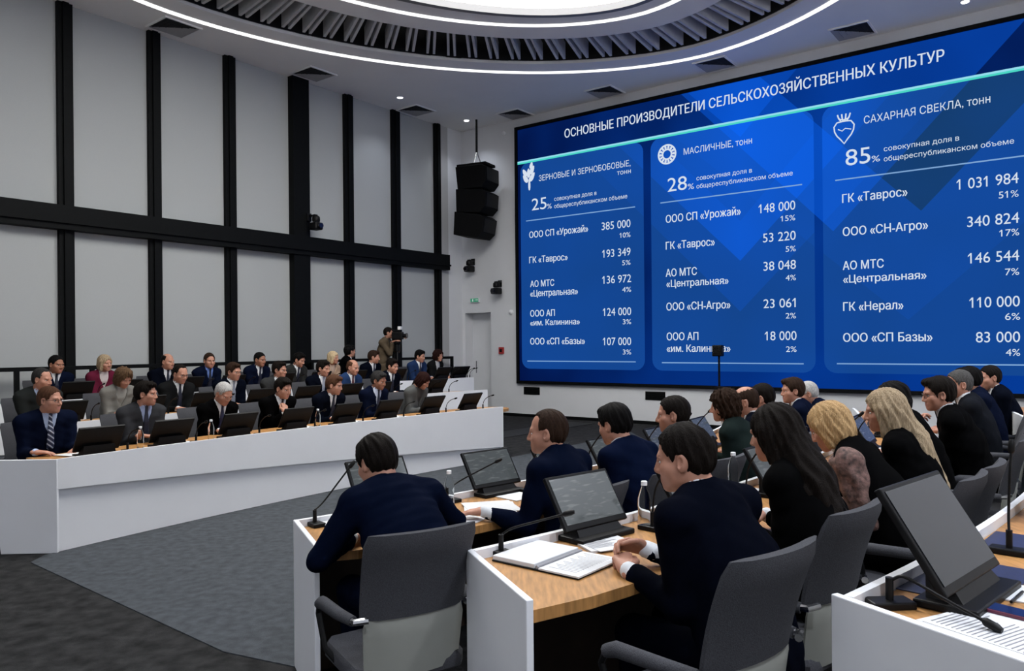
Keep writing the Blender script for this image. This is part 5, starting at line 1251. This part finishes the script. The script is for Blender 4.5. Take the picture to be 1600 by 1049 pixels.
pm = at(705, 782, zA); near_mic((705, 784), zA, [(718, 752, pm[1] + .02), (750, 735, pm[1] + .05), (775, 722, pm[1] + .08)], 'gooseneck microphone standing before the left profile man monitor', RZ(-47))
pm = at(783, 866, zB); near_mic((783, 868), zB, [(785, 835, pm[1]), (800, 826, pm[1] - .02), (840, 815, pm[1] - .05), (882, 804, pm[1] - .08)], 'gooseneck microphone at the end of middle desk beside folder', RZ(-49))
pm = at(1388, 948, zC_); near_mic((1390, 949), zC_, [(1392, 907, pm[1] - .005), (1408, 901, pm[1] - .02), (1430, 910, pm[1] - .05), (1475, 936, pm[1] - .11), (1540, 972, pm[1] - .2)], 'curved gooseneck microphone lying low over lower right desk', RZ(-48) + .9)
pm = at(1577, 864, zC_); near_mic((1577, 866), zC_, [(1576, 800, pm[1]), (1578, 740, pm[1]), (1580, 705, pm[1] + .01)], 'tall straight microphone at the right edge of the photo', RZ(-44))
bottle(at(702, 793, zA), zA, 'water bottle to the right of the bent man'); bottle(at(836, 752, zA), zA, 'water bottle behind the left profile man'); bottle(at(1007, 825, zB), zB, 'water bottle beside the clasped hands of large man')
bottle(at(1146, 765, zB), zB, 'water bottle left of the woman with very long dark hair')
# papers on the arena desk
paper(at(526, 818, zA), zA + .001, RZ(-50) + .1, 'white folder of papers at the left end of arena desk', w_=.18, l_=.24, th=.012, lines=False, fan=.06)
paper(at(765, 796, zA), zA + .001, RZ(-47) + .9, 'white papers under the stretched hand', w_=.3, th=.01, fan=.2, lines=False); paper(at(712, 812, zA), zA + .001, RZ(-48) + .3, 'white paper at the desk edge beside the bent man', lines=False)
paper(at(800, 775, zA), zA + .001, RZ(-46), 'white papers between the monitor and the left profile man', lines=False)
# open folder on the middle desk: a thick white pad and a printed sheet joined by a spine
c4 = [at(*q, zB) for q in ((777, 880), (834, 850), (950, 879), (925, 907), (897, 865), (850, 893))]     # pad left, pad far, sheet right, sheet near, spine far, spine near
pf = (c4[4] + c4[5]) / 2; ux = unit((c4[4] - c4[1]) + (c4[5] - c4[0])); fz = math.atan2(ux[1], ux[0])
o = empty('open_folder', (pf[0], pf[1], zB + .001), fz); tag(o, 'open folder with white pad and printed sheet on the middle desk', 'folder')
wpad = (np.linalg.norm(c4[4] - c4[1]) + np.linalg.norm(c4[5] - c4[0])) / 2; hpad = (np.linalg.norm(c4[1] - c4[0]) + np.linalg.norm(c4[5] - c4[4])) / 2; wsh = (np.linalg.norm(c4[2] - c4[4]) + np.linalg.norm(c4[3] - c4[5])) / 2
MB().box(((wsh - wpad) / 2, 0, .003), (wpad + wsh, hpad + .01, .006)).build('cover', M_BPLAST, o, bevel=.002)
MB().box((-wpad / 2 - .006, 0, .014), (wpad - .012, hpad, .018)).build('pad', M_PAPER, o, bevel=.003); MB().box((wsh / 2 + .006, -.004, .009), (wsh - .01, hpad, .006)).build('sheet', M_PAPER, o)
g = MB()
for i in range(16): g.box((wsh * (.5 + .04 * (i % 3)), hpad * (.4 - i * .052), .0123), (wsh * (.66 - .08 * (i % 3)), .003, .0005))
g.build('print', M_INK, o)
MB().tube([(0, -hpad / 2, .012), (0, hpad / 2, .012)], .007, 8).build('spine', M_INK, o)
print('FOLDER', wpad, hpad, wsh, fz)
paper(at(935, 848, zB), zB + .001, RZ(-47.5) - .4, 'white papers under the clasped hands of large man', th=.008, fan=.12)
paper(at(1180, 770, zB), zB + .001, RZ(-45), 'white paper beside the bottle before the dark-haired woman', lines=False)
# lower right desk
pm = at(1492, 912, zC_); a0 = -46.6
o = make_monitor(M_DISPOFF, .47, .33, 33); o.location = (*at(1508, 932, zC_), zC_); o.rotation_euler = (0, 0, RZ(-47.5) + math.pi); tag(o, 'large dark glossy monitor on the lower right desk', 'monitor')
o = make_monitor(M_DISPOFF, .42, .30, 33); o.location = (*RP(15.3 + .25, -42.8), zC_); o.rotation_euler = (0, 0, RZ(-42.8) + math.pi); tag(o, 'dark glossy monitor at the right edge beyond the large one', 'monitor')
o = empty('desk_mat', (*at(1515, 908, zC_), zC_ + .0005), RZ(-46.85)); tag(o, 'navy mat under the large dark monitor', 'mat'); MB().box((0, 0, .002), (.50, .26, .004)).build('mat', M_NAVY, o, bevel=.001); g = MB().box((0, -.1285, .0045), (.49, .002, .001)).build('stitching', M_NAVY, o)
o = empty('desk_mat', (*at(1590, 850, zC_), zC_ + .0005), RZ(-43.5)); tag(o, 'navy mat at the right edge of the photo', 'mat'); MB().box((0, 0, .002), (.3, .2, .004)).build('mat', M_NAVY, o, bevel=.001); MB().box((0, -.0985, .0045), (.29, .002, .001)).build('stitching', M_NAVY, o)
paper(at(1560, 990, zC_), zC_ + .001, RZ(-47.5) - .3, 'printed white sheets in front of the nameplate, lower right desk', w_=.23, l_=.3, th=.005, fan=.06)
paper(at(1598, 930, zC_), zC_ + .001, RZ(-46) + .2, 'blank white paper with pen, lower right desk', lines=False, w_=.18, l_=.16)
pp = at(1590, 938, zC_); o = empty('pen', (pp[0], pp[1], zC_ + .011), RZ(-46)); tag(o, 'black pen on the blank white paper', 'pen'); MB().tube([(-.07, 0, 0), (.055, 0, 0), (.065, 0, 0)], [.0045, .0045, .002], 8).build('barrel', M_BPLAST, o, True); MB().box((-.05, 0, .005), (.03, .002, .002)).build('clip', M_CHROME, o)
pp = at(1562, 960, zC_); pq = at(1600, 970, zC_) - at(1515, 949, zC_); o = empty('smartphone', (pp[0], pp[1], zC_ + .008), math.atan2(pq[1], pq[0])); tag(o, 'dark smartphone with lit digits lying on the printed sheets', 'phone')
MB().box((0, 0, .005), (.15, .072, .01)).build('case', mat('phone_case', (.10, .012, .035), .35), o, bevel=.003); MB().box((0, 0, .0104), (.142, .064, .001)).build('display', mat('phone_display', (.008, .014, .06), .15), o)
